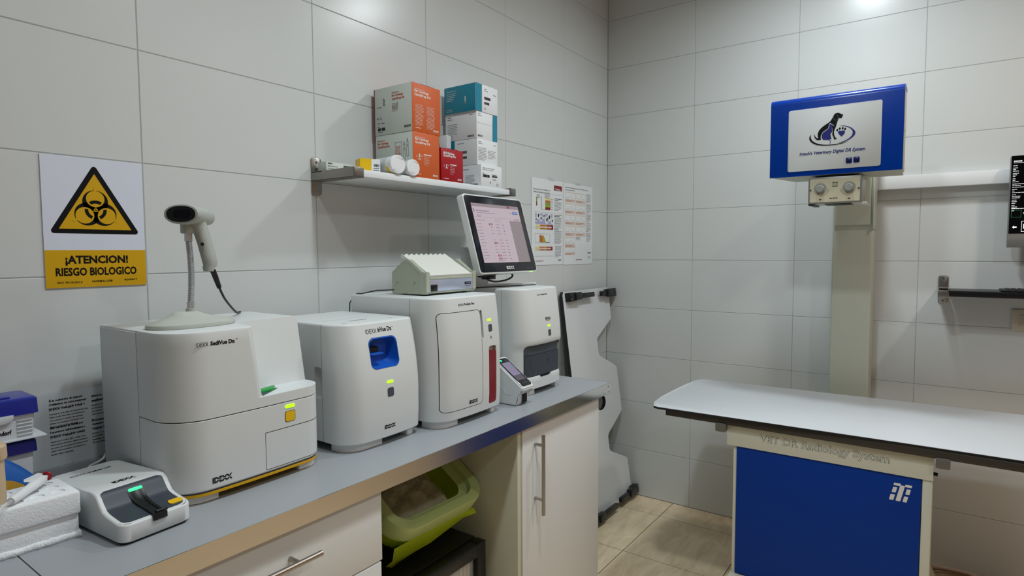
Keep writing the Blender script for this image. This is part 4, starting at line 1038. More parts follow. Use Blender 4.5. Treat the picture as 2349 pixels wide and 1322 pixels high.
# ------------------------------------------------------------ biohazard sign
def sign():
    A = V3(-2.7145, -.006, 1.3335)
    P = PF(-2.7155, -.0032, 1.3350); W_, H_ = .2055, .2945
    t = thing('warning_sign', 'white and yellow biohazard warning sign on the tiled wall', 'sign', (-2.61, -.003, 1.33))
    mb = MB(); mb.prism(rect(0, 0, W_, H_), P, -.0028, 0, 'sign'); pn = part('panel', mb, t)
    mb = MB(); mb.prism(rect(0, 0, W_, .0845), P, 0, .0003, 'yprint'); part('yellow_band', mb, t)
    def tri(cx, y0, hw, h, r, n=6):
        pts = [(cx-hw, y0), (cx+hw, y0), (cx, y0+h)]; o = []
        for i in range(3):
            a, b_, c = Vector(pts[i-1]), Vector(pts[i]), Vector(pts[(i+1) % 3]); d1 = (a-b_).normalized(); d2 = (c-b_).normalized()
            bis = (d1+d2).normalized(); th = d1.angle(d2)/2; cc = b_+bis*(r/math.sin(th))
            p1 = b_+d1*(r/math.tan(th)); p2 = b_+d2*(r/math.tan(th)); a1 = math.atan2(p1.y-cc.y, p1.x-cc.x); a2 = math.atan2(p2.y-cc.y, p2.x-cc.x)
            while a2 < a1: a2 += 2*PI
            for k in range(n+1): a_ = a1+(a2-a1)*k/n; o.append((cc.x+r*math.cos(a_), cc.y+r*math.sin(a_)))
        return o
    cx = .1025
    mb = MB(); mb.prism(tri(cx, .1225, .0925, .160, .006), P, .0001, .0004, 'ink'); part('triangle_border', mb, t, 'black triangle border')
    mb = MB(); mb.prism(tri(cx, .1325, .0738, .1278, .0008, 2), P, .0004, .0006, 'yprint'); part('triangle_field', mb, t, 'yellow triangle field')
    c0 = (cx, .1770); mb = MB(); dirs = [90, 210, 330]
    pt = lambda a, r: (c0[0]+r*math.cos(math.radians(a)), c0[1]+r*math.sin(math.radians(a)))
    for a in dirs: q_ = pt(a, .0192); mb.prism(circ(*q_, .0262, 44), P, .0005, .0008, 'ink')
    for a in dirs: q_ = pt(a, .0256); mb.prism(circ(*q_, .0187, 44), P, .0008, .001, 'yprint')
    for a in dirs:   # gap at the tip of the horns
        d = Vector((math.cos(math.radians(a)), math.sin(math.radians(a)))); n_ = Vector((-d.y, d.x)); o_ = Vector(c0)+d*.041
        mb.prism([tuple(o_-n_*.0022), tuple(o_+d*.012-n_*.0028), tuple(o_+d*.012+n_*.0028), tuple(o_+n_*.0022)], P, .0008, .00105, 'yprint')
    for a in dirs:
        an = [math.radians(a-36+72*k/12) for k in range(13)]
        pts = [(c0[0]+.0224*math.cos(k), c0[1]+.0224*math.sin(k)) for k in an]+[(c0[0]+.0152*math.cos(k), c0[1]+.0152*math.sin(k)) for k in an[::-1]]
        mb.prism(pts, P, .001, .0012, 'ink')
    mb.prism(circ(*c0, .0042, 24), P, .001, .0014, 'yprint')
    for a in dirs:
        d = Vector((math.cos(math.radians(a)), math.sin(math.radians(a)))); n_ = Vector((-d.y, d.x)); o_ = Vector(c0)
        mb.prism([tuple(o_-n_*.0007), tuple(o_+d*.0085-n_*.0007), tuple(o_+d*.0085+n_*.0007), tuple(o_+n_*.0007)], P, .001, .0014, 'yprint')
    part('biohazard_symbol', mb, t, 'black biohazard symbol')
    mb = MB(); text(mb, '¡ATENCION!', P, .038, .0490, .128, .0235, 'ink', bold=.035, lift=.0006); text(mb, 'RIESGO BIOLOGICO', P, .019, .0262, .165, .0188, 'ink', bold=.03, lift=.0006)
    text(mb, 'ISO 7010:2012', P, .0215, .0095, .048, .0044, 'ink', bold=.01, lift=.0006); text(mb, 'NORMALUZ®', P, .0890, .0102, .042, .0046, 'ink', bold=.01, lift=.0006); text(mb, 'RD30017', P, .157, .0116, .0275, .0042, 'ink', bold=.01, lift=.0006)
    part('lettering', mb, t)
sign()

# ------------------------------------------------------------ wall shelf and its load
def bracket(t, xc, w_, arm_y, m='bracket', plate=True, P=None, zt=1.6335, ax=0):
    mb = MB()
    mb.prism(rrect(xc-w_/2, 1.5895, xc+w_/2, 1.7065, .009), PF(0, -.0005, 0), 0, .0045, m, .001)
    mb.box(xc-w_/2, xc+w_/2, arm_y, -.004, 1.6315, 1.6345, m, .0006)
    mb.box(xc-w_/2, xc+w_/2, arm_y, arm_y+.004, 1.6315, 1.6615, m, .0015)
    mb.box(xc-w_/2, xc-w_/2+.0035, arm_y, -.004, 1.6315, 1.6612, m, .001)
    mb.box(xc-w_/2, xc+w_/2, -.055, -.004, 1.657, 1.6605, m, .0006)
    b = part('bracket', mb, t, 'brushed nickel shelf bracket')
    for z in (1.692, 1.602): mb = MB(); mb.cyl((xc, -.0045, z), (xc, -.0062, z), .0042, 'steel', 16); mb.cyl((xc, -.006, z), (xc, -.0065, z), .0018, 'dark', 8); part('screw', mb, b)
t = thing('wall_shelf', 'white wall shelf on nickel brackets above the analyzers', 'shelf', (-1.6, -.1, 1.63))
mb = MB(); mb.box(-1.9985, -1.222, -.200, -.004, 1.6355, 1.656, 'shelfw', .0008); part('board', mb, t)
bracket(t, -2.004, .0365, -.2045); bracket(t, -1.2275+.0, .0365, -.2045)
ST = 1.6562
def carton(name, label, x0, x1, y0, y1, z0, z1, front, side, group=None, top=None, ajar=False, edge=None):
    t = thing(name, label, 'box', ((x0+x1)/2, (y0+y1)/2, z0), group)
    mb = MB(); th = .0012
    if not ajar: mb.box(x0+th, x1, y0+th, y1, z0, z1, top or side, .0006)
    else: mb.box(x0+th, x1, y0+th, y1, z0, z1-.004, 'oranged' if front == 'orange' else 'redd', .0006)
    mb.box(x1-.001, x1, y0+th, y1, z0, z1, front)
    part('carton', mb, t)
    mb = MB(); mb.box(x0, x1, y0, y0+th, z0, z1, front, .0004); fp = part('front_panel', mb, t)
    mb = MB(); mb.box(x0, x0+th, y0+th, y1, z0, z1, side, .0004); sp = part('side_panel', mb, t)
    if ajar:  # lid slightly bulging open
        b = bmesh.new(); n = 12; rows = []
        for k in range(n+1):
            u = k/n; x = x0+(x1-x0)*u; h = .0055*math.sin(PI*u)
            rows.append([b.verts.new((x, y0+.002, z1-.0005+h*.4)), b.verts.new((x, y0+.05, z1+h)), b.verts.new((x, y1, z1))])
        for A, C in zip(rows[:-1], rows[1:]):
            for q in range(2): b.faces.new((A[q], C[q], C[q+1], A[q+1]))
        mb = MB().absorb(b, front); part('flap', mb, t)
    return t, fp, sp
def big_print(fp, sp, x0, x1, y0, y1, z0, z1, titles, kind):
    W_ = x1-x0; H_ = z1-z0; mb = MB(); P = PF(x0, y0, z0)
    text(mb, 'IDEXX inVue Dx', P, .012*W_/.126, H_*.865, .045, .0036, 'wink', res=1)
    text(mb, titles[0], P, .011, H_*.80, W_*.50, .0098, 'wink', bold=.022); text(mb, titles[1], P, .011, H_*.725, W_*.56, .0098, 'wink', bold=.022)
    if kind == 0:
        for (u, vt, n) in ((.014, H_*.56, 7), (.014, H_*.36, 9), (.066, H_*.56, 8), (.066, H_*.36, 10)): para(mb, P, u, u+.042, vt, n, .0044, .0008, 'wink', seed=int(u*1000+n))
    else:
        k = W_/.126
        mb.prism(rrect(.028*k, H_*.42, .032*k, H_*.52, .001), P, .0002, .0006, 'wink'); mb.prism(circ(.030*k, H_*.42, .0036, 14), P, .0002, .0006, 'wink')
        for (u, v) in ((.014, .44), (.014, .47), (.037, .46), (.037, .49), (.02, .385), (.032, .385)): mb.prism(rect(u*k, v*H_, (u+.006)*k, v*H_+.0010), P, .0002, .0006, 'wink')
        mb.prism(rect(.05*k, H_*.505, .086*k, H_*.505+.003), P, .0002, .0006, 'wink'); para(mb, P, .05*k, .08*k, H_*.48, 6, .0055, .0007, 'wink', seed=3)
    wl(mb, P, .014, .044, H_*.07, .0016, 'wink', seed=14)
    idexx(mb, P, W_*.74, H_*.06, W_*.19, .0058, 'wink', 'orange' if titles[0].startswith('Ear') else 'red'); part('printing', mb, fp)
ZK1, ZK2 = 1.8045, 1.9590
t, fp, sp = carton('test_kit_box', 'orange and grey ear cytology kit box standing on the white shelf', -1.775, -1.6495, -.197, -.022, ST, ZK1-.0006, 'orange', 'gcard', 'orange ear cytology kit boxes', 'orange')
big_print(fp, sp, -1.775, -1.6495, -.197, -.022, ST, ZK1, ('Ear Cytology', 'QuickPrep Kit'), 1)
def PS(x, y, z): return (V3(x, y, z), -Y, Z, -X)   # side face looking to -x; u grows towards the room
mb = MB(); P = PS(-1.775, -.022, ST); Hh = ZK1-ST
text(mb, 'IDEXX inVue Dx', P, .010, Hh*.86, .035, .0034, 'orink', res=1); text(mb, 'Ear Cytology', P, .010, Hh*.775, .052, .0085, 'orink', bold=.018); text(mb, 'QuickPrep Kit', P, .010, Hh*.70, .058, .0085, 'orink', bold=.018)
def outline_rect(mb, P, u0, v0, u1, v1, w_=.0006, m='inkg', r=0):
    for q in (rect(u0, v0, u1, v0+w_), rect(u0, v1-w_, u1, v1), rect(u0, v0, u0+w_, v1), rect(u1-w_, v0, u1, v1)): mb.prism(q, P, .0002, .0006, m)
def kit_art(mb, P, u, v, k):
    outline_rect(mb, P, u, v, u+.030*k, v+.060*k); outline_rect(mb, P, u+.006*k, v+.022*k, u+.012*k, v+.046*k, .0012*k, 'orink'); outline_rect(mb, P, u+.017*k, v+.022*k, u+.023*k, v+.046*k, .0012*k, 'orink')
    mb.prism([(u+.004*k, v+.022*k), (u+.015*k, v+.014*k), (u+.026*k, v+.022*k), (u+.024*k, v+.022*k), (u+.015*k, v+.017*k), (u+.006*k, v+.022*k)], P, .0002, .0006, 'orink')
    for i, dz in ((0, 0), (1, .010*k)):
        a = u+.038*k+.015*k*i; outline_rect(mb, P, a, v+dz, a+.009*k, v+.034*k+dz); outline_rect(mb, P, a+.001*k, v+.036*k+dz, a+.008*k, v+.050*k+dz); outline_rect(mb, P, a+.003*k, v+.050*k+dz, a+.006*k, v+.058*k+dz)
kit_art(mb, P, .094, .058, 1.0); text(mb, 'IDEXX', P, .10, .012, .001, .001); part('printing', mb, sp)
t, fp, sp = carton('test_kit_box', 'upper orange and grey ear cytology kit box, stacked on the other one', -1.776, -1.643, -.1975, -.020, ZK1, ZK2, 'orange', 'gcard', 'orange ear cytology kit boxes', 'orange', ajar=True)
big_print(fp, sp, -1.776, -1.643, -.1975, -.02, ZK1, ZK2, ('Ear Cytology', 'QuickPrep Kit'), 0)
mb = MB(); P = PS(-1.776, -.020, ZK1)
text(mb, 'IDEXX inVue Dx', P, .085, .131, .034, .0032, 'orink', res=1); text(mb, 'Ear Cytology', P, .085, .1185, .052, .0085, 'orink', bold=.018); text(mb, 'QuickPrep Kit', P, .085, .1070, .058, .0085, 'orink', bold=.018)
kit_art(mb, P, .086, .072, .42); barcode(mb, P, .016, .014, .014, .010, 4); barcode(mb, P, .033, .014, .018, .010, 9)
text(mb, 'REF', P, .016, .0265, .008, .0022, 'ink'); wl(mb, P, .016, .042, .009, .0016); wl(mb, P, .016, .026, .038, .002); wl(mb, P, .032, .052, .038, .002)
text(mb, '1', P, .014, .052, .003, .006, 'ink'); outline_rect(mb, P, .026, .052, .034, .059, .0006, 'ink')
wl(mb, P, .014, .04, .0915, .0014); wl(mb, (P[0]+P[1]*.046+P[2]*.095, P[2], -P[1], P[3]), 0, .03, 0, .0018, seed=7); wl(mb, (P[0]+P[1]*.05+P[2]*.095, P[2], -P[1], P[3]), 0, .028, 0, .0014, seed=8)
idexx(mb, P, .142, .0135, .030, .0068, cutm='gcard'); part('printing', mb, sp)
mb = MB(); mb.box(-1.7768, -1.7755, -.0215, -.0185, ZK1, ZK2, 'oranged'); part('edge_flap', mb, t)
t, fp, sp = carton('test_kit_box', 'small red blood morphology kit box to the right of the orange boxes', -1.6425, -1.5275, -.199, -.06, ST, 1.768, 'red', 'red', None, 'red', ajar=True)
big_print(fp, sp, -1.6425, -1.5275, -.199, -.06, ST, 1.768, ('Blood Morphology', 'QuickPrep Kit'), 1)
# white and teal cartons stacked at the right
def white_box(label, x0, x1, y0, y1, z0, z1, style):
    t, fp, sp = carton('reagent_box', label, x0, x1, y0, y1, z0, z1, 'wcard', 'teal' if style == 'top' else 'wcard', 'white and teal reagent boxes in the right-hand stack', 'wcard')
    mb = MB(); P = PF(x0, y0, z0); W_ = x1-x0; H_ = z1-z0
    mb2 = MB(); Ps = PS(x0, y1, z0); D_ = y1-y0
    if style == 'top':
        mb.prism(rect(0, 0, W_*.27, H_), P, .0001, .0004, 'teal'); mb.prism(rect(W_*.27, 0, W_*.29, H_), P, .0001, .0005, 'p_pink')
        text(mb, 'Catalyst', P, W_*.38, H_*.84, .016, .0046, 'inkg', res=1); text(mb, 'Pipette Tip', P, W_*.38, H_*.77, .022, .0046, 'inkg', res=1)
        barcode(mb, P, W_*.38, H_*.48, .038, .010, 11); barcode(mb, P, W_*.38, H_*.30, .030, .009, 12); wl(mb, P, W_*.8, W_*.97, H_*.72, .002, 'inkg'); outline_rect(mb, P, W_*.38, H_*.1, W_*.44, H_*.18, .0008, 'inkg')
        text(mb2, 'Catalyst Pipette Tip', Ps, .012, H_*.80, .05, .0045, 'wink', res=1); para(mb2, Ps, .012, .06, H_*.74, 5, .0062, .0012, 'wink', seed=4)
        mb2.prism(rrect(D_*.66, H_*.30, D_*.685, H_*.58, .002), Ps, .0002, .0006, 'wink'); mb2.prism(circ(D_*.672, H_*.34, .004, 12), Ps, .0002, .0006, 'wink'); text(mb2, 'Catalyst', Ps, .012, H_*.14, .026, .004, 'wink', res=1); text(mb2, 'Pipette Tips', Ps, .012, H_*.07, .03, .004, 'wink', res=1)
    elif style == 'second':
        mb.prism([(W_*.76, 0), (W_, 0), (W_, H_), (W_*.78, H_), (W_*.765, H_*.7)], P, .0001, .0004, 'teal')
        text(mb, 'Catalyst', P, W_*.06, H_*.9, .018, .0042, 'inkg', res=1); text(mb, 'Sample Cup', P, W_*.06, H_*.83, .026, .0042, 'inkg', res=1); idexx(mb, P, W_*.06, H_*.08, .028, .006, cutm='wcard'); mb.prism(rect(0, H_*.58, W_*.72, H_*.585), P, .0001, .0004, 'inkg')
        text(mb2, 'Catalyst', Ps, .010, H_*.86, .018, .0044, 'inkg', res=1); text(mb2, 'Sample Cup', Ps, .010, H_*.78, .026, .0044, 'inkg', res=1); para(mb2, Ps, .010, .065, H_*.62, 8, .0062, .0012, 'inkg', seed=5); idexx(mb2, Ps, D_*.72, H_*.07, .032, .0062, cutm='wcard'); wl(mb2, Ps, .12, .14, H_*.88, .002, 'inkg')
    elif style == 'third':
        text(mb, 'Catalyst', P, W_*.06, H_*.87, .018, .0042, 'inkg', res=1); text(mb, 'Pipette Tip', P, W_*.06, H_*.80, .026, .0042, 'inkg', res=1); para(mb, P, W_*.06, W_*.5, H_*.66, 9, .0055, .0011, 'inkg', seed=6); para(mb, P, W_*.52, W_*.94, H_*.60, 6, .0055, .001, 'inkg', seed=16); wl(mb, P, W_*.8, W_*.97, H_*.84, .002, 'inkg')
        mb2.prism(rect(0, 0, D_*.28, H_), Ps, .0001, .0004, 'teal'); mb2.prism(rect(D_*.28, 0, D_*.30, H_), Ps, .0001, .0005, 'p_pink'); text(mb2, 'Catalyst Pipette Tip', Ps, D_*.36, H_*.84, .034, .0044, 'inkg', res=1)
        barcode(mb2, Ps, D_*.48, H_*.46, .030, .010, 13); barcode(mb2, Ps, D_*.5, H_*.26, .026, .009, 14)
    else:
        text(mb, 'Catalyst Lithium Heparin', P, W_*.07, H_*.82, .074, .0038, 'inkg', res=1); text(mb, 'Whole Blood Separator', P, W_*.07, H_*.74, .064, .0038, 'inkg', res=1); barcode(mb, P, W_*.08, H_*.42, .042, .010, 21); barcode(mb, P, W_*.52, H_*.46, .034, .006, 22)
        text(mb, 'REF', P, W_*.08, H_*.57, .008, .003, 'ink', res=1); wl(mb, P, W_*.52, W_*.8, H_*.56, .002); wl(mb, P, W_*.55, W_*.75, H_*.34, .002); text(mb, '1', P, W_*.42, H_*.14, .004, .009, 'inkg'); outline_rect(mb, P, W_*.75, H_*.08, W_*.82, H_*.18, .001, 'inkg')
        text(mb2, 'Whole Blood Separator', Ps, D_*.30, H_*.78, .06, .0042, 'inkg', res=1); para(mb2, Ps, D_*.25, D_*.52, H_*.52, 7, .005, .001, 'inkg', seed=8); para(mb2, Ps, D_*.56, D_*.85, H_*.52, 7, .005, .001, 'inkg', seed=9); idexx(mb2, Ps, D_*.70, H_*.05, .036, .006, cutm='wcard')
    part('printing', mb, fp); part('printing', mb2, sp)
white_box('white separator box with barcodes, at the bottom of the right-hand shelf stack', -1.4245, -1.2965, -.199, -.03, ST, 1.7365, 'bottom')
white_box('white box with a teal left corner, second from the bottom of the right-hand shelf stack', -1.4255, -1.3005, -.182, -.03, 1.737, 1.8332, 'third')
white_box('white box with a teal right end, second from the top of the right-hand shelf stack', -1.4265, -1.300, -.181, -.028, 1.8336, 1.9340, 'second')
white_box('teal and white box in clear wrap, topmost of the right-hand shelf stack', -1.4325, -1.2995, -.183, -.028, 1.9344, 2.035, 'top')
mb = MB(); mb.box(-1.4585, -1.434, -.062, -.025, ST, 1.853, 'wcard', .001)
solo('narrow_carton', mb, 'narrow white carton standing between the orange boxes and the white and teal stack', 'box', (-1.454, -.085, ST))
# small flat boxes and tubes at the left end of the shelf
t, fp, sp = carton('flat_carton', 'flat grey-green carton lying at the left end of the white shelf', -2.0095, -1.89, -.060, -.02, ST, 1.690, 'gcard', 'gcard')
mb = MB(); P = PF(-2.0095, -.060, ST); text(mb, 'IDEXX', P, .006, .027, .018, .0042, bold=.03); wl(mb, P, .006, .05, .020, .002, 'inkg'); wl(mb, P, .006, .036, .013, .0014, 'inkg'); barcode(mb, P, .066, .018, .034, .010, 31); part('printing', mb, fp)
t = thing('test_strip_box', 'small yellow and white carton next to the bracket on the white shelf', 'box', (-1.90, -.14, ST))
an = math.radians(-24); cc, ss = math.cos(an), math.sin(an); O_ = V3(-1.9385, -.132, ST)
Ux = V3(cc, ss, 0); Uy = V3(-ss, cc, 0)
bx_ = lambda a0, a1, b0, b1, c0, c1, m, mb: mb.loft([[O_+Ux*a+Uy*b2+Z*c for a, b2 in ((a0, b0), (a1, b0), (a1, b1), (a0, b1))] for c in (c0, c1)], m)
mb = MB(); bx_(0, .036, 0, .05, 0, .0455, 'yellow', mb); part('yellow_end', mb, t, 'yellow end of the carton')
mb = MB(); bx_(.036, .064, 0, .05, 0, .0455, 'wcard', mb); wb = part('white_end', mb, t, 'white end of the carton')
mb = MB(); Pq = (O_, Ux, Z, -Uy); barcode(mb, Pq, .044, .022, .016, .008, 33); wl(mb, Pq, .042, .062, .016, .0016); wl(mb, Pq, .042, .06, .010, .0016); part('printing', mb, wb)
def vial(label, C0, ax, L, r, yellow):
    ax = Vector(ax).normalized(); C0 = Vector(C0)
    t = thing('test_tube_canister', label, 'canister', (C0.x, C0.y, ST), 'white canisters lying on the shelf')
    mb = MB(); mb.tube([C0+ax*.012, C0+ax*L], [r*.93, r*.93], 'white2', 32); bd = part('body', mb, t)
    mb = MB(); mb.tube([C0+ax*.014, C0+ax*.002, C0, C0, C0-ax*-.0012], [r, r, r*.93, r*.80, r*.78], 'wcard', 36); part('cap', mb, t)
    if yellow:
        mb = MB(); mb.tube([C0+ax*.016, C0+ax*.03], [r*.945, r*.945], 'wcard', 32)
        part('label_band', mb, bd)
        mb = MB(); s_ = ax.cross(Z).normalized(); u2 = s_.cross(ax)
        arc = [C0+(s_*math.cos(k)+u2*math.sin(k))*r*.955 for k in [math.radians(195+60*j/8) for j in range(9)]]
        mb.loft([[p+ax*.017 for p in arc]+[p+ax*.017-(p-C0).normalized()*.001 for p in arc[::-1]], [p+ax*.03 for p in arc]+[p+ax*.03-(p-C0).normalized()*.001 for p in arc[::-1]]], 'yellow'); part('yellow_mark', mb, bd)
vial('larger white canister lying on its side with its cap over the shelf edge', (-1.850, -.207, ST+.0298), (.10, .995, 0), .125, .0295, True)
vial('smaller white canister lying beside the orange box, cap towards the room', (-1.783, -.2075, ST+.0268), (.10, .995, 0), .07, .0265, False)

# ------------------------------------------------------------ charts on the wall
def charts():
    for i, (lab, x0, x1, z0, z1) in enumerate((('left wall chart with coloured bars and a cell diagram', -.7955, -.5035, 1.3435, 1.7645), ('right wall chart with rows of small graphs', -.5005, -.1880, 1.3405, 1.764))):
        t = thing('wall_chart', lab+', taped beside the corner', 'poster', ((x0+x1)/2, -.002, z0), 'paper charts taped to the tiled wall')
        W_, H_ = x1-x0, z1-z0; P = PF(x0, -.0022, z0); mb = MB(); mb.prism(rect(0, 0, W_, H_), P, -.0006, 0, 'paper'); sh = part('sheet', mb, t)
        mb = MB(); q = lambda a, b_, c, d_, m: mb.prism(rect(a*W_, (1-d_)*H_, c*W_, (1-b_)*H_), P, .0001, .0004, m)
        g = lambda a, b_, c, d_, m: mb.prism(rect(a*W_, (1-d_)*H_, c*W_, (1-b_)*H_), P, .0003, .0006, m)
        if i == 0:
            text(mb, 'Interpretación del Gráfico del', P, .06*W_, .862*H_, .50*W_, .0080, 'ink', res=1); text(mb, 'Perfil de la Capa Leucocitaria', P, .06*W_, .832*H_, .50*W_, .0080, 'ink', res=1)
            q(.70, .055, .96, .115, 'p_red'); wl(mb, P, .73*W_, .93*W_, .905*H_, .002, 'wink', .0008); wl(mb, P, .75*W_, .93*W_, .893*H_, .0028, 'wink', .0008, seed=12)
            for yy in (.165, .385, .565): q(.05, yy, .96, yy+.0015, 'inkg')
            q(.42, .215, .58, .245, 'p_cream'); q(.42, .245, .58, .27, 'p_or'); q(.42, .27, .58, .305, 'p_gr'); q(.42, .305, .58, .33, 'p_ol'); q(.42, .325, .58, .355, 'p_red')
            q(.14, .215, .17, .27, 'p_gr'); q(.14, .27, .17, .315, 'p_red'); q(.30, .205, .31, .355, 'inkg'); q(.30, .352, .42, .355, 'inkg')
            for k in range(7): wl(mb, P, .59*W_, .67*W_, (1-.225-.02*k)*H_, .0014, seed=k); 
            for k in range(4): wl(mb, P, .16*W_, .27*W_, (1-.19-.012*k)*H_, .0012, seed=k+20); wl(mb, P, .40*W_, .6*W_, (1-.178-.012*k)*H_, .0012, seed=k+40)
            para(mb, P, .71*W_, .97*W_, .79*H_, 2, .0062, .0026, 'ink', seed=2); para(mb, P, .71*W_, .97*W_, .755*H_, 8, .0062, .0016, 'inkg', seed=3)
            q(.11, .40, .65, .525, 'p_lil')
            for (cx_, cy_, r_2) in ((.20, .43, .018), (.37, .43, .014), (.54, .44, .020), (.28, .46, .016), (.46, .475, .020), (.63, .48, .016), (.13, .475, .012)):
                mb.prism(circ(cx_*W_, (1-cy_)*H_, r_2*.8, 16, r_2*.95), P, .0003, .0006, 'paper'); mb.prism(circ(cx_*W_+.002, (1-cy_)*H_+.001, r_2*.32, 10, r_2*.5), P, .0005, .0008, 'ink')
            for a, c, m in ((.13, .26, 'p_cream'), (.26, .41, 'p_or'), (.41, .46, 'p_ol'), (.46, .60, 'p_br'), (.60, .67, 'p_red')): q(a, .53, c, .585, m); q(a-.02, .785, c-.02, .83, m)
            mb.prism(rrect(.16*W_, (1-.567)*H_, .62*W_, (1-.55)*H_, .003), P, .0005, .0007, 'p_pink'); mb.prism(rrect(.14*W_, (1-.815)*H_, .60*W_, (1-.80)*H_, .003), P, .0005, .0007, 'p_pink')
            outline_rect(mb, P, .10*W_, (1-.74)*H_, .56*W_, (1-.635)*H_, .0006)
            pts = [(.24, .735), (.24, .655), (.27, .648), (.30, .655), (.33, .66), (.36, .70), (.40, .725), (.45, .735)]; mb.prism([(a*W_, (1-b_)*H_) for a, b_ in pts], P, .0003, .0006, 'p_or')
            pts = [(.33, .735), (.335, .68), (.35, .645), (.37, .66), (.41, .70), (.44, .735)]; mb.prism([(a*W_, (1-b_)*H_) for a, b_ in pts], P, .0005, .0008, 'p_ol'); q(.44, .733, .56, .737, 'ink')
            para(mb, P, .71*W_, .97*W_, (1-.405)*H_, 2, .0062, .0026, 'ink', seed=4); para(mb, P, .71*W_, .97*W_, (1-.44)*H_, 10, .0056, .0016, 'inkg', seed=5)
            para(mb, P, .71*W_, .97*W_, (1-.58)*H_, 1, .0062, .0026, 'ink', seed=6); para(mb, P, .71*W_, .97*W_, (1-.60)*H_, 12, .0056, .0016, 'inkg', seed=7); para(mb, P, .73*W_, .97*W_, (1-.78)*H_, 10, .0058, .0016, 'inkg', seed=8)
            q(.10, .895, .68, .897, 'inkg'); wl(mb, P, .12*W_, .4*W_, (1-.955)*H_, .003, 'p_red'); idexx(mb, P, .84*W_, (1-.955)*H_, .03, .006, cutm='paper')
        else:
            text(mb, 'Guía para la Interpretación del Perfil de la Capa', P, .06*W_, .938*H_, .78*W_, .0078, 'ink', res=1); text(mb, 'Leucocitaria (PCL)', P, .06*W_, .908*H_, .32*W_, .0078, 'ink', res=1)
            for r in range(6):
                for c in range(2):
                    if r >= 4 and c: continue
                    a = .05+.36*c; b_ = .105+.138*r if r < 5 else .78; hh = .125 if r < 5 else .10
                    q(a, b_, a+.345, b_+hh, 'p_pink'); g(a+.01, b_+.012, a+.335, b_+hh*.70, 'paper')
                    rnd = random.Random(r*2+c); u = a+.03; v = b_+hh*.55
                    pk = rnd.uniform(.12, .2)
                    for k in range(14):
                        u2 = u+.02; pv = hh*.32*math.exp(-((k/14-.5)/pk*.8)**2*4)*rnd.uniform(.7, 1); v2 = b_+hh*.58-pv
                        du, dv = (u2-u)*W_, (v-v2)*H_; mb.prism([(u*W_, (1-v)*H_), (u2*W_, (1-v2)*H_), (u2*W_, (1-v2)*H_+.0007), (u*W_, (1-v)*H_+.0007)], P, .0005, .0008, 'p_br' if k % 5 == 2 else 'ink'); u, v = u2, v2
                    wl(mb, P, (a+.02)*W_, (a+.33)*W_, (1-b_-hh*.82)*H_, .0016, 'p_br', .0006, seed=r*3+c); wl(mb, P, (a+.02)*W_, (a+.25)*W_, (1-b_-hh*.93)*H_, .0014, 'p_br', .0006, seed=r*3+c+50)
            for k in range(5): para(mb, P, .78*W_, .96*W_, (1-.10-.125*k)*H_, 8, .0062, .0016, 'inkg', seed=60+k)
            for k in range(3): wl(mb, P, .42*W_, .6*W_, (1-.66-.015*k)*H_, .0014, seed=90+k)
            idexx(mb, P, .84*W_, (1-.865)*H_, .036, .0068, cutm='paper'); para(mb, P, .84*W_, .95*W_, (1-.90)*H_, 4, .0045, .0011, 'inkg', seed=77); wl(mb, P, .42*W_, .66*W_, (1-.945)*H_, .003, 'p_red')
        part('printing', mb, sh)
        mb = MB(); pw = W_*.62 if i == 0 else W_*.5
        mb.prism([(pw-.03, H_-.004), (pw+.028, H_-.004), (pw+.026, H_+.012), (pw-.028, H_+.014)], P, .0001, .0004, 'clear'); part('tape', mb, t, 'clear adhesive tape')
charts()

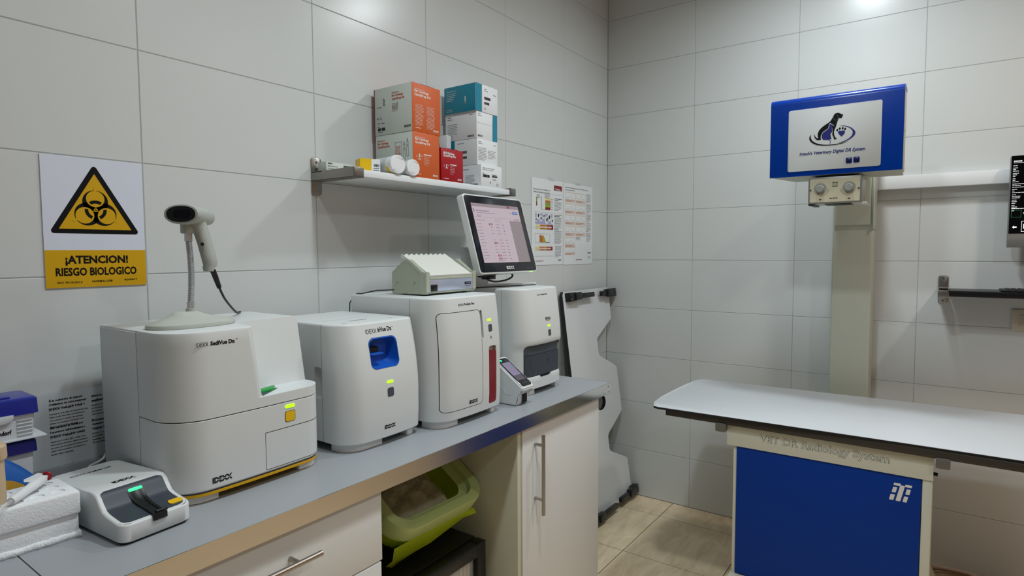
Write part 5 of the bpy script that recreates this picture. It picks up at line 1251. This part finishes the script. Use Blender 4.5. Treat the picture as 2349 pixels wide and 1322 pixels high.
# ------------------------------------------------------------ positioning board leaning in the corner
def board():
    t = thing('positioning_board', 'tall white notched board with black clamps leaning in the corner', 'board', (-.30, -.19, 0))
    T0 = V3(0, -.030, 1.197); Bm = V3(0, -.1895, .012); Vv = (T0-Bm).normalized(); N = V3(0, -Vv.z, Vv.y); O = V3(0, -.190, .006)
    P = (O, X, Vv, N); k = 1/Vv.z
    pts = [(-.556, .015), (-.556, 1.180), (-.545, 1.197), (-.058, 1.197), (-.040, 1.180), (-.049, 1.030), (-.052, 1.017), (-.235, .930), (-.2465, .915), (-.2465, .845), (-.235, .828), (-.062, .749), (-.050, .735), (-.048, .500), (-.056, .488), (-.235, .405), (-.2475, .390), (-.2475, .322), (-.236, .306), (-.060, .226), (-.048, .212), (-.040, .015)]
    pts = [(a, (b_)*k) for a, b_ in pts][::-1]
    th = -.018
    mb = MB(); mb.prism(pts, P, th, -.0005, 'black'); core = part('core', mb, t, 'black edge of the board')
    c = MB(); hole = circ(-.285, .583*k, .056, 28, .042); c.prism(hole, P, -.05, .02, 'black'); cut(core, c)
    mb = MB(); mb.prism(pts, P, -.0005, .0008, 'boardw'); face = part('face', mb, t)
    c = MB(); c.prism(hole, P, -.01, .01, 'black'); cut(face, c)
    def box(mb, u0, u1, v0, v1, h0, h1, m='clampb', bev=.003): mb.prism(rrect(u0, v0, u1, v1, .003, 2), P, h0, h1, m, bev, 2)
    def clamp(u, v, s_, L1, L2, lab):
        mb = MB(); a = lambda x: u+s_*x
        lo, hi = sorted((a(0), a(.062))); box(mb, lo, hi, v-.024, v+.022, .0, .034)
        lo, hi = sorted((a(.050), a(.112))); box(mb, lo, hi, v-.019, v+.020, .012, .040)
        cl = part('clamp', mb, t, lab)
        mb = MB(); lo, hi = sorted((a(.10), a(.10+L2))); box(mb, lo, hi, v-.0135, v+.0125, .016, .034, bev=.0015); part('arm', mb, cl)
        for dv in (-.013, .012): mb = MB(); q = O+X*a(.008)+Vv*(v+dv)+N*.034; mb.cyl(q, q+N*.0012, .0025, 'chrome', 10); part('screw', mb, cl)
    clamp(-.535, 1.178*1.0, 1, .1, .16, 'black upper left clamp with a long arm')
    clamp(-.010, 1.176*1.0, -1, .1, .075, 'black upper right clamp with a short arm')
    clamp(-.545, .030, 1, .1, .165, 'black lower left clamp')
    clamp(-.012, .040, -1, .1, .125, 'black lower right clamp')
board()

# ------------------------------------------------------------ x-ray table
def xtable():
    zt = .80; t = thing('xray_table', 'white-topped radiology table on a blue panelled pedestal', 'table', (-.66, -1.35, 0))
    top = [(-.957, -.690), (-.90, -.668), (-.80, -.6585), (-.70, -.6575), (-.60, -.6585), (-.50, -.662), (-.42, -.668), (-.385, -.6735), (-.362, -.682), (-.353, -.70), (-.318, -1.60), (-.300, -2.15), (-.935, -2.17), (-.9445, -1.50), (-.965, -.71)]
    PTT = PT(0, 0, 0)
    mb = MB(); mb.prism(top, PTT, zt-.009, zt-.0014, 'black'); part('edge', mb, t, 'black table edge')
    mb = MB(); mb.prism([(x*1+(.0008 if x < -.6 else -.0008), y) for x, y in top], PTT, zt-.0014, zt, 'laminate', .0006); part('tabletop', mb, t, 'white laminate tabletop')
    mb = MB(); mb.box(-.945, -.915, -2.10, -.735, zt-.034, zt-.009, 'tframe', .001); part('rail', mb, t, 'dark grey front rail')
    mb = MB(); mb.box(-.375, -.345, -2.10, -.735, zt-.034, zt-.009, 'tframe', .001); part('rail', mb, t)
    mb = MB(); mb.box(-.90, -.40, -1.58, -.99, zt-.040, zt-.012, 'tframe', .001); part('subframe', mb, t)
    for (a, b_) in ((-.9685, -.9305), (-1.642, -1.605)):
        mb = MB(); mb.prism(rrect(-b_, zt-.062, -a, zt-.030, .004), (V3(-.946, 0, 0), -Y, Z, -X), -.03, .004, 'tbrk', .001); part('rail_bracket', mb, t, 'grey sliding bracket')
    hx = -.935
    mb = MB(); mb.box(-.90, -.42, -1.583, -1.0, .085, zt-.04, 'cream', .004); ped = part('pedestal', mb, t)
    mb = MB(); mb.prism(rrect(.968, .688, 1.5955, .7635, .003), (V3(hx+.006, 0, 0), -Y, Z, -X), -.02, .0, 'cream', .0015); mb.box(-.93, -.91, -1.600, -1.5955, .688, .768, 'cream'); mb.box(-.924, -.42, -1.5985, -.970, .69, .755, 'cream', .003); hp = part('header_panel', mb, t, 'cream header panel')
    mb = MB(); Pz = (V3(hx+.006, 0, 0), -Y, Z, -X)
    # outlined lettering: a dark outer shape with a cream core slightly raised
    text(mb, 'VET DR Radiology System', Pz, 1.083, .7115, .402, .036, 'inkg', bold=.026, lift=.0003)
    text(mb, 'VET DR Radiology System', Pz, 1.0838, .7123, .4004, .0344, 'cream', bold=-.004, lift=.0007)
    part('lettering', mb, hp)
    mb = MB(); mb.prism(rrect(1.003, .205, 1.5705, .687, .003), (V3(hx+.010, 0, 0), -Y, Z, -X), -.02, 0, 'bluepanel', .0015); bp = part('front_panel', mb, t, 'blue sheet metal front panel')
    mb = MB(); mb.box(-.9255, -.42, -1.6, -1.5725, .16, .69, 'cream', .004); part('corner_post', mb, t)
    mb = MB(); mb.box(-.922, -.90, -1.003, -.990, .16, .69, 'cream', .003); part('corner_post', mb, t)
    # logo of tilted blocks
    PB_ = (V3(hx+.010, 0, 0), -Y, Z, -X); mb = MB(); sh = .22
    def blk(u0, v0, u1, v1):
        f_ = lambda u, v: (1.486+u+sh*v, .602+v)
        pts = [f_(*p) for p in rrect(u0, v0, u1, v1, .0015, 3)]; mb.prism(pts, PB_, .0002, .0006, 'wink')
    for r in ((-.001, .0, .011, .019), (.017, 0, .030, .053), (.036, 0, .047, .019), (.0, .026, .011, .044), (.037, .026, .048, .044), (-.001, .050, .018, .058), (.030, .050, .048, .058)): blk(*r)
    part('logo', mb, bp, 'white block logo')
    mb = MB(); mb.loft([[V3(x, y, 0) for x, y in ((-.985, -1.62), (-.40, -1.62), (-.40, -.955), (-.985, -.955))], [V3(x, y, .14) for x, y in ((-.985, -1.62), (-.40, -1.62), (-.40, -.955), (-.985, -.955))], [V3(x, y, .2) for x, y in ((-.94, -1.60), (-.42, -1.60), (-.42, -.985), (-.94, -.985))]], 'cream'); part('foot', mb, t, 'cream flared foot')
    mb = MB(); mb.cyl((-.80, -1.60, .672), (-.80, -1.612, .672), .006, 'black', 14); part('side_screw', mb, t)
xtable()

# ------------------------------------------------------------ x-ray column with tube head
def xcolumn():
    t = thing('xray_column', 'cream floor-to-head x-ray column carrying a blue tube head with an animal logo', 'x-ray machine', (-.10, -1.27, 0))
    mb = MB(); mb.prism(rrect(-.165, -1.352, -.002, -1.197, .008), PT(0, 0, 0), 0, 1.95, 'column', .001); col = part('column', mb, t)
    mb = MB(); mb.box(-.178, -.163, -1.343, -1.205, 1.52, 1.78, 'column', .002); mb.box(-.18, -.06, -1.356, -1.352, 1.50, 1.80, 'column', .001); part('carriage_plate', mb, t)
    mb = MB(); mb.box(-.40, -.16, -1.33, -1.21, 1.72, 1.84, 'column', .004); part('arm', mb, t)
    # head body
    y0, y1 = -1.4695, -1.028   # right and left side
    zb, zt = 1.7005, 2.014; xf, xb = -.598, -.395
    prof = [(xf, zb), (xf, zt-.030)]+[(xf+.020-.020*math.cos(a), zt-.030+.022*math.sin(a)) for a in (.35, .7, 1.05, 1.35)]+[(xf+.03, zt-.004), (xf+.06, zt), (xb-.06, zt-.002), (xb-.055, zt-.012), (xf+.06, zt-.008), (xf+.028, zt-.012), (xf+.004, zt-.034), (xf+.003, zb)]
    mb = MB(); b = bmesh.new(); yy0, yy1 = y0-.004, y1+.004
    lo = [b.verts.new((x, yy0, z)) for x, z in prof]; hi = [b.verts.new((x, yy1, z)) for x, z in prof]; n = len(prof)
    for i in range(n): b.faces.new((lo[i], lo[(i+1) % n], hi[(i+1) % n], hi[i]))
    for ring in (lo, hi):
        f0 = b.faces.new(ring); bmesh.ops.triangulate(b, faces=[f0])
    bmesh.ops.recalc_face_normals(b, faces=b.faces[:]); hc = part('front_cover', mb.absorb(b, 'bluepaint'), t, 'glossy blue folded front cover of the head')
    mb = MB(); b = bmesh.new()
    pf = [(-.594, zt-.04), (-.594, zb), (xb+.01, zb), (xb+.01, zt-.06), (-.5, zt-.014), (-.57, zt-.016)]
    def yy(x, s_): return (y1-.002-(x+.594)*.0 if s_ else y0+.003)
    lo = [b.verts.new((x, y0+.003, z)) for x, z in pf]; hi = [b.verts.new((x, y1-.002 if x < -.5 else y1-.055, z)) for x, z in pf]; n = len(pf)
    for i in range(n): b.faces.new((lo[i], lo[(i+1) % n], hi[(i+1) % n], hi[i]))
    b.faces.new(lo[::-1]); b.faces.new(hi); bmesh.ops.recalc_face_normals(b, faces=b.faces[:])
    part('head_casing', mb.absorb(b, 'column'), t, 'cream rear casing of the head')
    mb = MB(); mb.box(-.59, -.50, y0-.006, y0+.004, 1.845, 1.985, 'wcard', .002); mb.box(-.594, -.50, y0-.005, y0+.004, 1.702, 1.845, 'column', .002); part('side_cover', mb, t)
    P = (V3(xf, -1.24, 1.86), -Y, Z, -X); s = .001
    mb = MB(); mb.prism(rrect(-.1495, -.1405, .1655, .0975, .007), P, .0, .0012, 'panelw', .0006); pn = part('logo_panel', mb, hc, 'white panel with dog, cat and paw logo')
    DOG = [(39.9,60.7),(37.1,50.4),(35.0,47.6),(30.1,47.4),(25.8,49.1),(24.1,43.5),(19.5,30.6),(17.5,19.8),(13.4,9.2),(10.9,-1.6),(12.2,-12.8),(15.3,-22.4),(19.2,-24.1),(20.7,-27.3),(18.8,-29.3),(12.1,-29.5),(10.3,-23.7),(8.5,-17.3),(5.5,-12.1),(5.4,-5.9),(6.3,2.7),(5.5,10.2),(3.7,16.5),(10.8,21.8),(11.3,24.0),(0.6,31.1),(-0.6,34.6),(-4.0,32.9),(-6.7,30.2),(-7.7,24.1),(-9.1,14.4),(-19.1,8.8),(-28.0,1.7),(-33.4,-8.9),(-34.3,-17.5),(-32.4,-25.8),(-36.4,-26.0),(-44.4,-26.4),(-50.2,-22.6),(-54.4,-16.5),(-56.9,-7.4),(-57.1,0.1),(-55.2,-6.4),(-51.6,-13.7),(-46.9,-18.0),(-41.7,-19.8),(-44.7,-11.3),(-44.4,-1.3),(-40.7,9.5),(-34.0,17.4),(-25.1,25.0),(-12.9,32.8),(-5.2,37.4),(0.2,44.1),(4.5,52.2),(8.7,61.5),(13.0,67.0),(19.6,68.6),(26.2,67.7),(31.8,63.9),(34.1,61.7)]
    CAT = [(-5.6,30.6),(-2.7,28.4),(-1.6,29.5),(9.7,22.6),(5.9,17.5),(3.2,14.8),(5.1,6.5),(4.9,0.4),(-0.7,-7.6),(0.6,-16.4),(1.9,-22.8),(4.2,-26.7),(-0.2,-27.2),(-4.7,-28.2),(-0.1,-32.4),(1.2,-37.5),(-0.9,-43.5),(-3.7,-46.3),(-1.6,-40.9),(-1.1,-36.0),(-2.9,-31.5),(-8.0,-29.1),(-25.0,-27.0),(-29.1,-21.8),(-31.0,-15.4),(-30.0,-6.7),(-25.7,0.2),(-16.8,6.6),(-9.0,11.3),(-6.4,17.8),(-5.4,23.8)]
    HEART = [(35.7,-1.0),(40.0,0.9),(45.0,-0.1),(47.8,-4.1),(47.4,-8.9),(43.7,-14.6),(36.8,-21.1),(30.5,-14.3),(25.8,-8.2),(24.7,-3.2),(26.9,0.2),(31.3,0.7)]
    ARC1 = [(30.8,19.6),(42.9,18.9),(57.1,14.3),(69.2,7.4),(78.1,-1.6),(82.3,-9.9),(81.2,-18.3),(75.5,-26.1),(64.9,-34.0),(52.0,-40.0),(37.9,-43.9),(26.3,-44.3),(37.8,-41.5),(50.9,-36.8),(62.6,-30.1),(71.0,-20.8),(74.0,-11.4),(72.2,-2.7),(65.5,6.0),(55.0,12.7),(44.0,16.8)]
    ARC2 = [(-67.4,-2.5),(-68.7,-8.6),(-68.2,-16.2),(-64.0,-25.5),(-54.5,-34.0),(-40.6,-41.2),(-23.4,-45.5),(-6.4,-47.5),(15.9,-47.7),(37.9,-45.2),(59.1,-41.1),(38.0,-48.2),(16.0,-50.8),(-6.4,-50.6),(-26.7,-48.9),(-46.2,-44.9),(-60.2,-37.8),(-69.7,-28.6),(-73.9,-19.3),(-73.3,-10.6)]
    mb = MB()
    for pts, m_ in ((DOG, 'ink'), (CAT, 'navy'), (HEART, 'navy'), (ARC1, 'navy'), (ARC2, 'ink')): mb.prism([(a*s, b_*s) for a, b_ in pts], P, .0013, .0017, m_)
    for a, b_ in ((22.1, 4.2), (30.2, 8.7), (39.8, 8.9), (47.9, 5.4)): mb.prism(circ(a*s, b_*s, .0033, 14, .0044), P, .0013, .0017, 'ink')
    ear = [(.0085, .059), (.0082, .050), (.011, .044), (.0165, .041), (.0215, .0425), (.0235, .048), (.0225, .055), (.021, .061)]
    for a, b_ in zip(ear[:-1], ear[1:]):
        d = Vector((b_[0]-a[0], b_[1]-a[1])).normalized()*.0004; nn = (-d.y, d.x); mb.prism([(a[0]-nn[0], a[1]-nn[1]), (b_[0]-nn[0], b_[1]-nn[1]), (b_[0]+nn[0], b_[1]+nn[1]), (a[0]+nn[0], a[1]+nn[1])], P, .0016, .002, 'inkg')
    text(mb, "Intech's Veterinary Digital DR System", P, -.108, -.0835, .222, .0165, 'navy', shear=.2, lift=.0016, bold=.022); part('artwork', mb, pn)
    mb = MB(); mb.prism(rrect(.0535, -.1235, .0735, -.1025, .003), P, .001, .004, 'navyb', .001); part('switch', mb, pn, 'dark blue square switch')
    mb = MB(); mb.prism(rrect(.0785, -.1225, .0985, -.1015, .003), P, .001, .004, 'navyb', .001); part('switch', mb, pn, 'dark blue square switch')
    # collimator
    cu0, cu1, cv0, cv1 = -.0735, .1065, -.2685, -.169
    Pc = (V3(-.585, -1.24, 1.86), -Y, Z, -X)
    mb = MB(); mb.prism(rrect(cu0, cv0, cu1, cv1, .006), Pc, -.145, 0, 'colbody', .002); cb = part('collimator', mb, t, 'cream collimator box under the head')
    mb = MB(); mb.prism(rrect(cu0-.001, cv0-.001, cu1+.001, cv1+.001, .007), Pc, -.006, .003, 'colrim', .0015); part('rim', mb, cb)
    mb = MB(); mb.prism(rrect(cu0+.005, cv0+.005, cu1-.005, cv1-.005, .003), Pc, .0, .0036, 'colface'); fc = part('face_plate', mb, cb, 'cream dial plate')
    mb = MB()
    for cx_, sgn in ((-.0325, 1), (.0655, -1)):
        for k in range(10):
            a = math.radians(-8-78*k/9) if sgn > 0 else math.radians(188+78*k/9)
            p = Vector((cx_+.0285*math.cos(a), -.2125+.0285*math.sin(a))); d = Vector((math.cos(a), math.sin(a)))*.0016; nn = Vector((-d.y, d.x))*.28
            mb.prism([tuple(p-d-nn), tuple(p+d-nn), tuple(p+d+nn), tuple(p-d+nn)], Pc, .0036, .0041, 'ink')
        p = (cx_+.001, -.2535)
        for q in ((-.005, -.0006, .005, .0006), (-.0006, -.0035, .0006, .0035), (-.003, -.0022, .003, -.0014), (-.003, .0014, .003, .0022)): mb.prism(rect(p[0]+q[0], p[1]+q[1], p[0]+q[2], p[1]+q[3]), Pc, .0036, .0041, 'ink')
    outline_rect(mb, (Pc[0]+Pc[3]*.0036, *Pc[1:]), .010, -.206, .026, -.190, .0006, 'ink')
    for a in (.0115, .0245): mb.prism(rect(a-.0003, -.2085, a+.0003, -.1875), Pc, .0036, .0041, 'ink')
    for a in (-.2045, -.1915): mb.prism(rect(.0075, a-.0003, .0285, a+.0003), Pc, .0036, .0041, 'ink')
    outline_rect(mb, (Pc[0]+Pc[3]*.0036, *Pc[1:]), .0155, -.2015, .0205, -.195, .0006, 'ink')
    wl(mb, Pc, .000, .034, -.2510, .0026, 'ink', .0039, seed=3); part('dial_marks', mb, fc)
    for cx_, an_ in ((-.0325, 0), (.0655, 180)):
        mb = MB(); c0 = Pc[0]+Pc[1]*cx_+Pc[2]*-.2125; N = Pc[3]
        mb.tube([c0+N*.0036, c0+N*.020, c0+N*.022], [.0145, .0135, .012], 'knob', 28); kn = part('knob', mb, fc, 'grey dial knob')
        mb = MB(); mb.tube([c0+N*.0036, c0+N*.0052], [.0225, .0222], 'clear', 32); part('skirt', mb, kn)
    for cx_ in (-.0665, .0975): mb = MB(); c0 = Pc[0]+Pc[1]*cx_+Pc[2]*-.2165; mb.cyl(c0+Pc[3]*.0036, c0+Pc[3]*.0052, .0035, 'steel', 14); part('screw', mb, fc)
    mb = MB(); c0 = V3(-.51, -1.255, 1.6995); mb.cyl(c0+V3(0, 0, -.0085), c0, .078, 'dark', 36); part('swivel_ring', mb, t, 'black swivel ring between head and collimator')
    mb = MB(); mb.box(-.58, -.45, -1.165-.02, -1.165, 1.5855, 1.593, 'clampb', .002); mb.box(-.58, -.45, -1.365, -1.345, 1.5835, 1.593, 'colbody', .002)
    mb.box(-.56, -.47, -1.31, -1.22, 1.5885, 1.592, 'black'); part('accessory_rail', mb, cb)
xcolumn()

# ------------------------------------------------------------ right part of the back wall
mb = MB(); mb.box(-.045, -.001, -2.35, -1.3535, 1.678, 1.734, 'wcard', .0015)
solo('cable_trunking', mb, 'long white cable trunking running right from the x-ray column', 'trunking', (-.02, -1.85, 1.68))
def wmon():
    y1, y0 = -1.807, -2.28; x = -.10
    t = thing('wall_monitor', 'wall-mounted black monitor with white text, cut off at the right edge', 'monitor', (-.06, -2.04, 1.42))
    mb = MB(); mb.box(x, -.055, y0, y1, 1.4185, 1.778, 'bezelg', .002); mb.box(-.06, -.001, -2.12, -1.96, 1.52, 1.66, 'black', .002); part('casing', mb, t)
    P = (V3(x, y1, 1.4185), -Y, Z, -X); Wd = y1-y0
    mb = MB(); mb.prism(rrect(.002, .0545, Wd-.002, .3585, .002), P, 0, .0012, 'scr_black'); sc = part('screen', mb, t, 'black lit screen')
    mb = MB(); mb.prism(rect(0, 0, Wd, .0385), P, 0, .003, 'tbrk', .001); mb.prism(rect(0, .0385, Wd, .0545), P, -.001, .0008, 'bezelg'); part('lower_bezel', mb, t, 'grey lower bezel')
    mb = MB(); text(mb, 'DICOM', P, .0095, .3345, .024, .0055, 'scr_white', bold=.03, lift=.0014); mb.prism(rect(.0085, .3305, .4, .3315), P, .0012, .0016, 'scr_white')
    rnd = random.Random(4); v = .319
    for k in range(26):
        L_ = rnd.choice((.010, .014, .018, .022, .030)) if k not in (10, 12, 15) else .3
        wl(mb, P, .0075, .0075+L_, v, .0016, 'scr_white', .0014, seed=k); v -= .0062 if k % 3 else .0085
    outline_rect(mb, (P[0]+P[3]*.001, *P[1:]), .0075, .1185, .038, .1465, .0008, 'scr_green'); wl(mb, P, .0075, .05, .1515, .0022, 'scr_white', .0014)
    text(mb, 'T', P, .043, .130, .006, .006, 'scr_white', lift=.0014)
    mb.prism([(.012, .080), (.018, .086), (.018, .0825), (.026, .0825), (.026, .0775), (.018, .0775), (.018, .074)], P, .0012, .0016, 'scr_white')
    outline_rect(mb, (P[0]+P[3]*.001, *P[1:]), .040, .062, .085, .103, .0012, 'scr_white'); mb.prism([(.046, .073), (.046, .092), (.060, .0825)], P, .0012, .0016, 'scr_white'); part('screen_text', mb, sc)
wmon()
def bshelf():
    t = thing('black_wall_shelf', 'black wall shelf on a nickel bracket at the right, below the wall monitor', 'shelf', (-.1, -1.9, 1.22))
    mb = MB(); mb.box(-.19, -.004, -2.45, -1.6265, 1.2215, 1.2455, 'shelfb', .0008); part('board', mb, t)
    P = (V3(-.0005, 0, 0), -Y, Z, -X)
    mb = MB(); mb.prism(rrect(1.5885, 1.180, 1.6235, 1.300, .008), P, 0, .0045, 'bracket', .001); mb.box(-.195, -.004, -1.6235, -1.5885, 1.2165, 1.2205, 'bracket', .0006); mb.box(-.195, -.004, -1.5925, -1.5885, 1.2165, 1.2465, 'bracket', .0008); mb.box(-.197, -.192, -1.6235, -1.5885, 1.2165, 1.2465, 'bracket', .0015)
    mb.box(-.06, -.004, -1.6235, -1.5885, 1.2465, 1.2495, 'bracket', .0006); b = part('bracket', mb, t, 'nickel bracket')
    for z in (1.289, 1.191): mb = MB(); mb.cyl((-.005, -1.606, z), (-.0068, -1.606, z), .004, 'steel', 14); part('screw', mb, b)
    k = thing('keyboard', 'black computer keyboard lying on the black shelf at the right edge', 'keyboard', (-.11, -2.0, 1.2457))
    mb = MB(); mb.box(-.18, -.05, -2.24, -1.79, 1.2458, 1.2535, 'keys', .003); part('case', mb, k)
    mb = MB()
    for i in range(4):
        for j in range(22): mb.box(-.168+.028*i, -.168+.028*i+.022, -1.808-.0192*j-.015, -1.808-.0192*j, 1.2535, 1.2565, 'black', .0012, 1)
    part('keys', mb, k)
bshelf()
# shift bracket front offset: the visible front bracket sits in the wall plane, arm towards the room
t = thing('light_switch', 'champagne-coloured light switch on the wall under the black shelf', 'switch', (-.004, -1.87, 1.08))
P = (V3(-.0004, 0, 0), -Y, Z, -X)
mb = MB(); mb.prism(rrect(1.8375, 1.0785, 1.925, 1.1660, .002), P, 0, .007, 'plate', .001); pl = part('frame', mb, t)
mb = MB(); mb.prism(rrect(1.860, 1.1005, 1.903, 1.1440, .001), P, .005, .0095, 'plate', .001); part('rocker', mb, t)
# hose coil on the floor behind the table
mb = MB()
pts = []
for k in range(90):
    a = 2*PI*k/30; pts.append((-.14+.10*math.cos(a)+.006*math.sin(a*.37), -1.74+.17*math.sin(a)+.01*math.cos(k*.31), .014+.012*(k//30)+.004*math.sin(k*.5)))
mb.tube(pts, .0085, 'hose', 10)
solo('cable_coil', mb, 'coil of thick beige cable on the floor behind the radiology table', 'cable', (-.14, -1.74, 0), sharp=80)
bpy.context.view_layer.update()
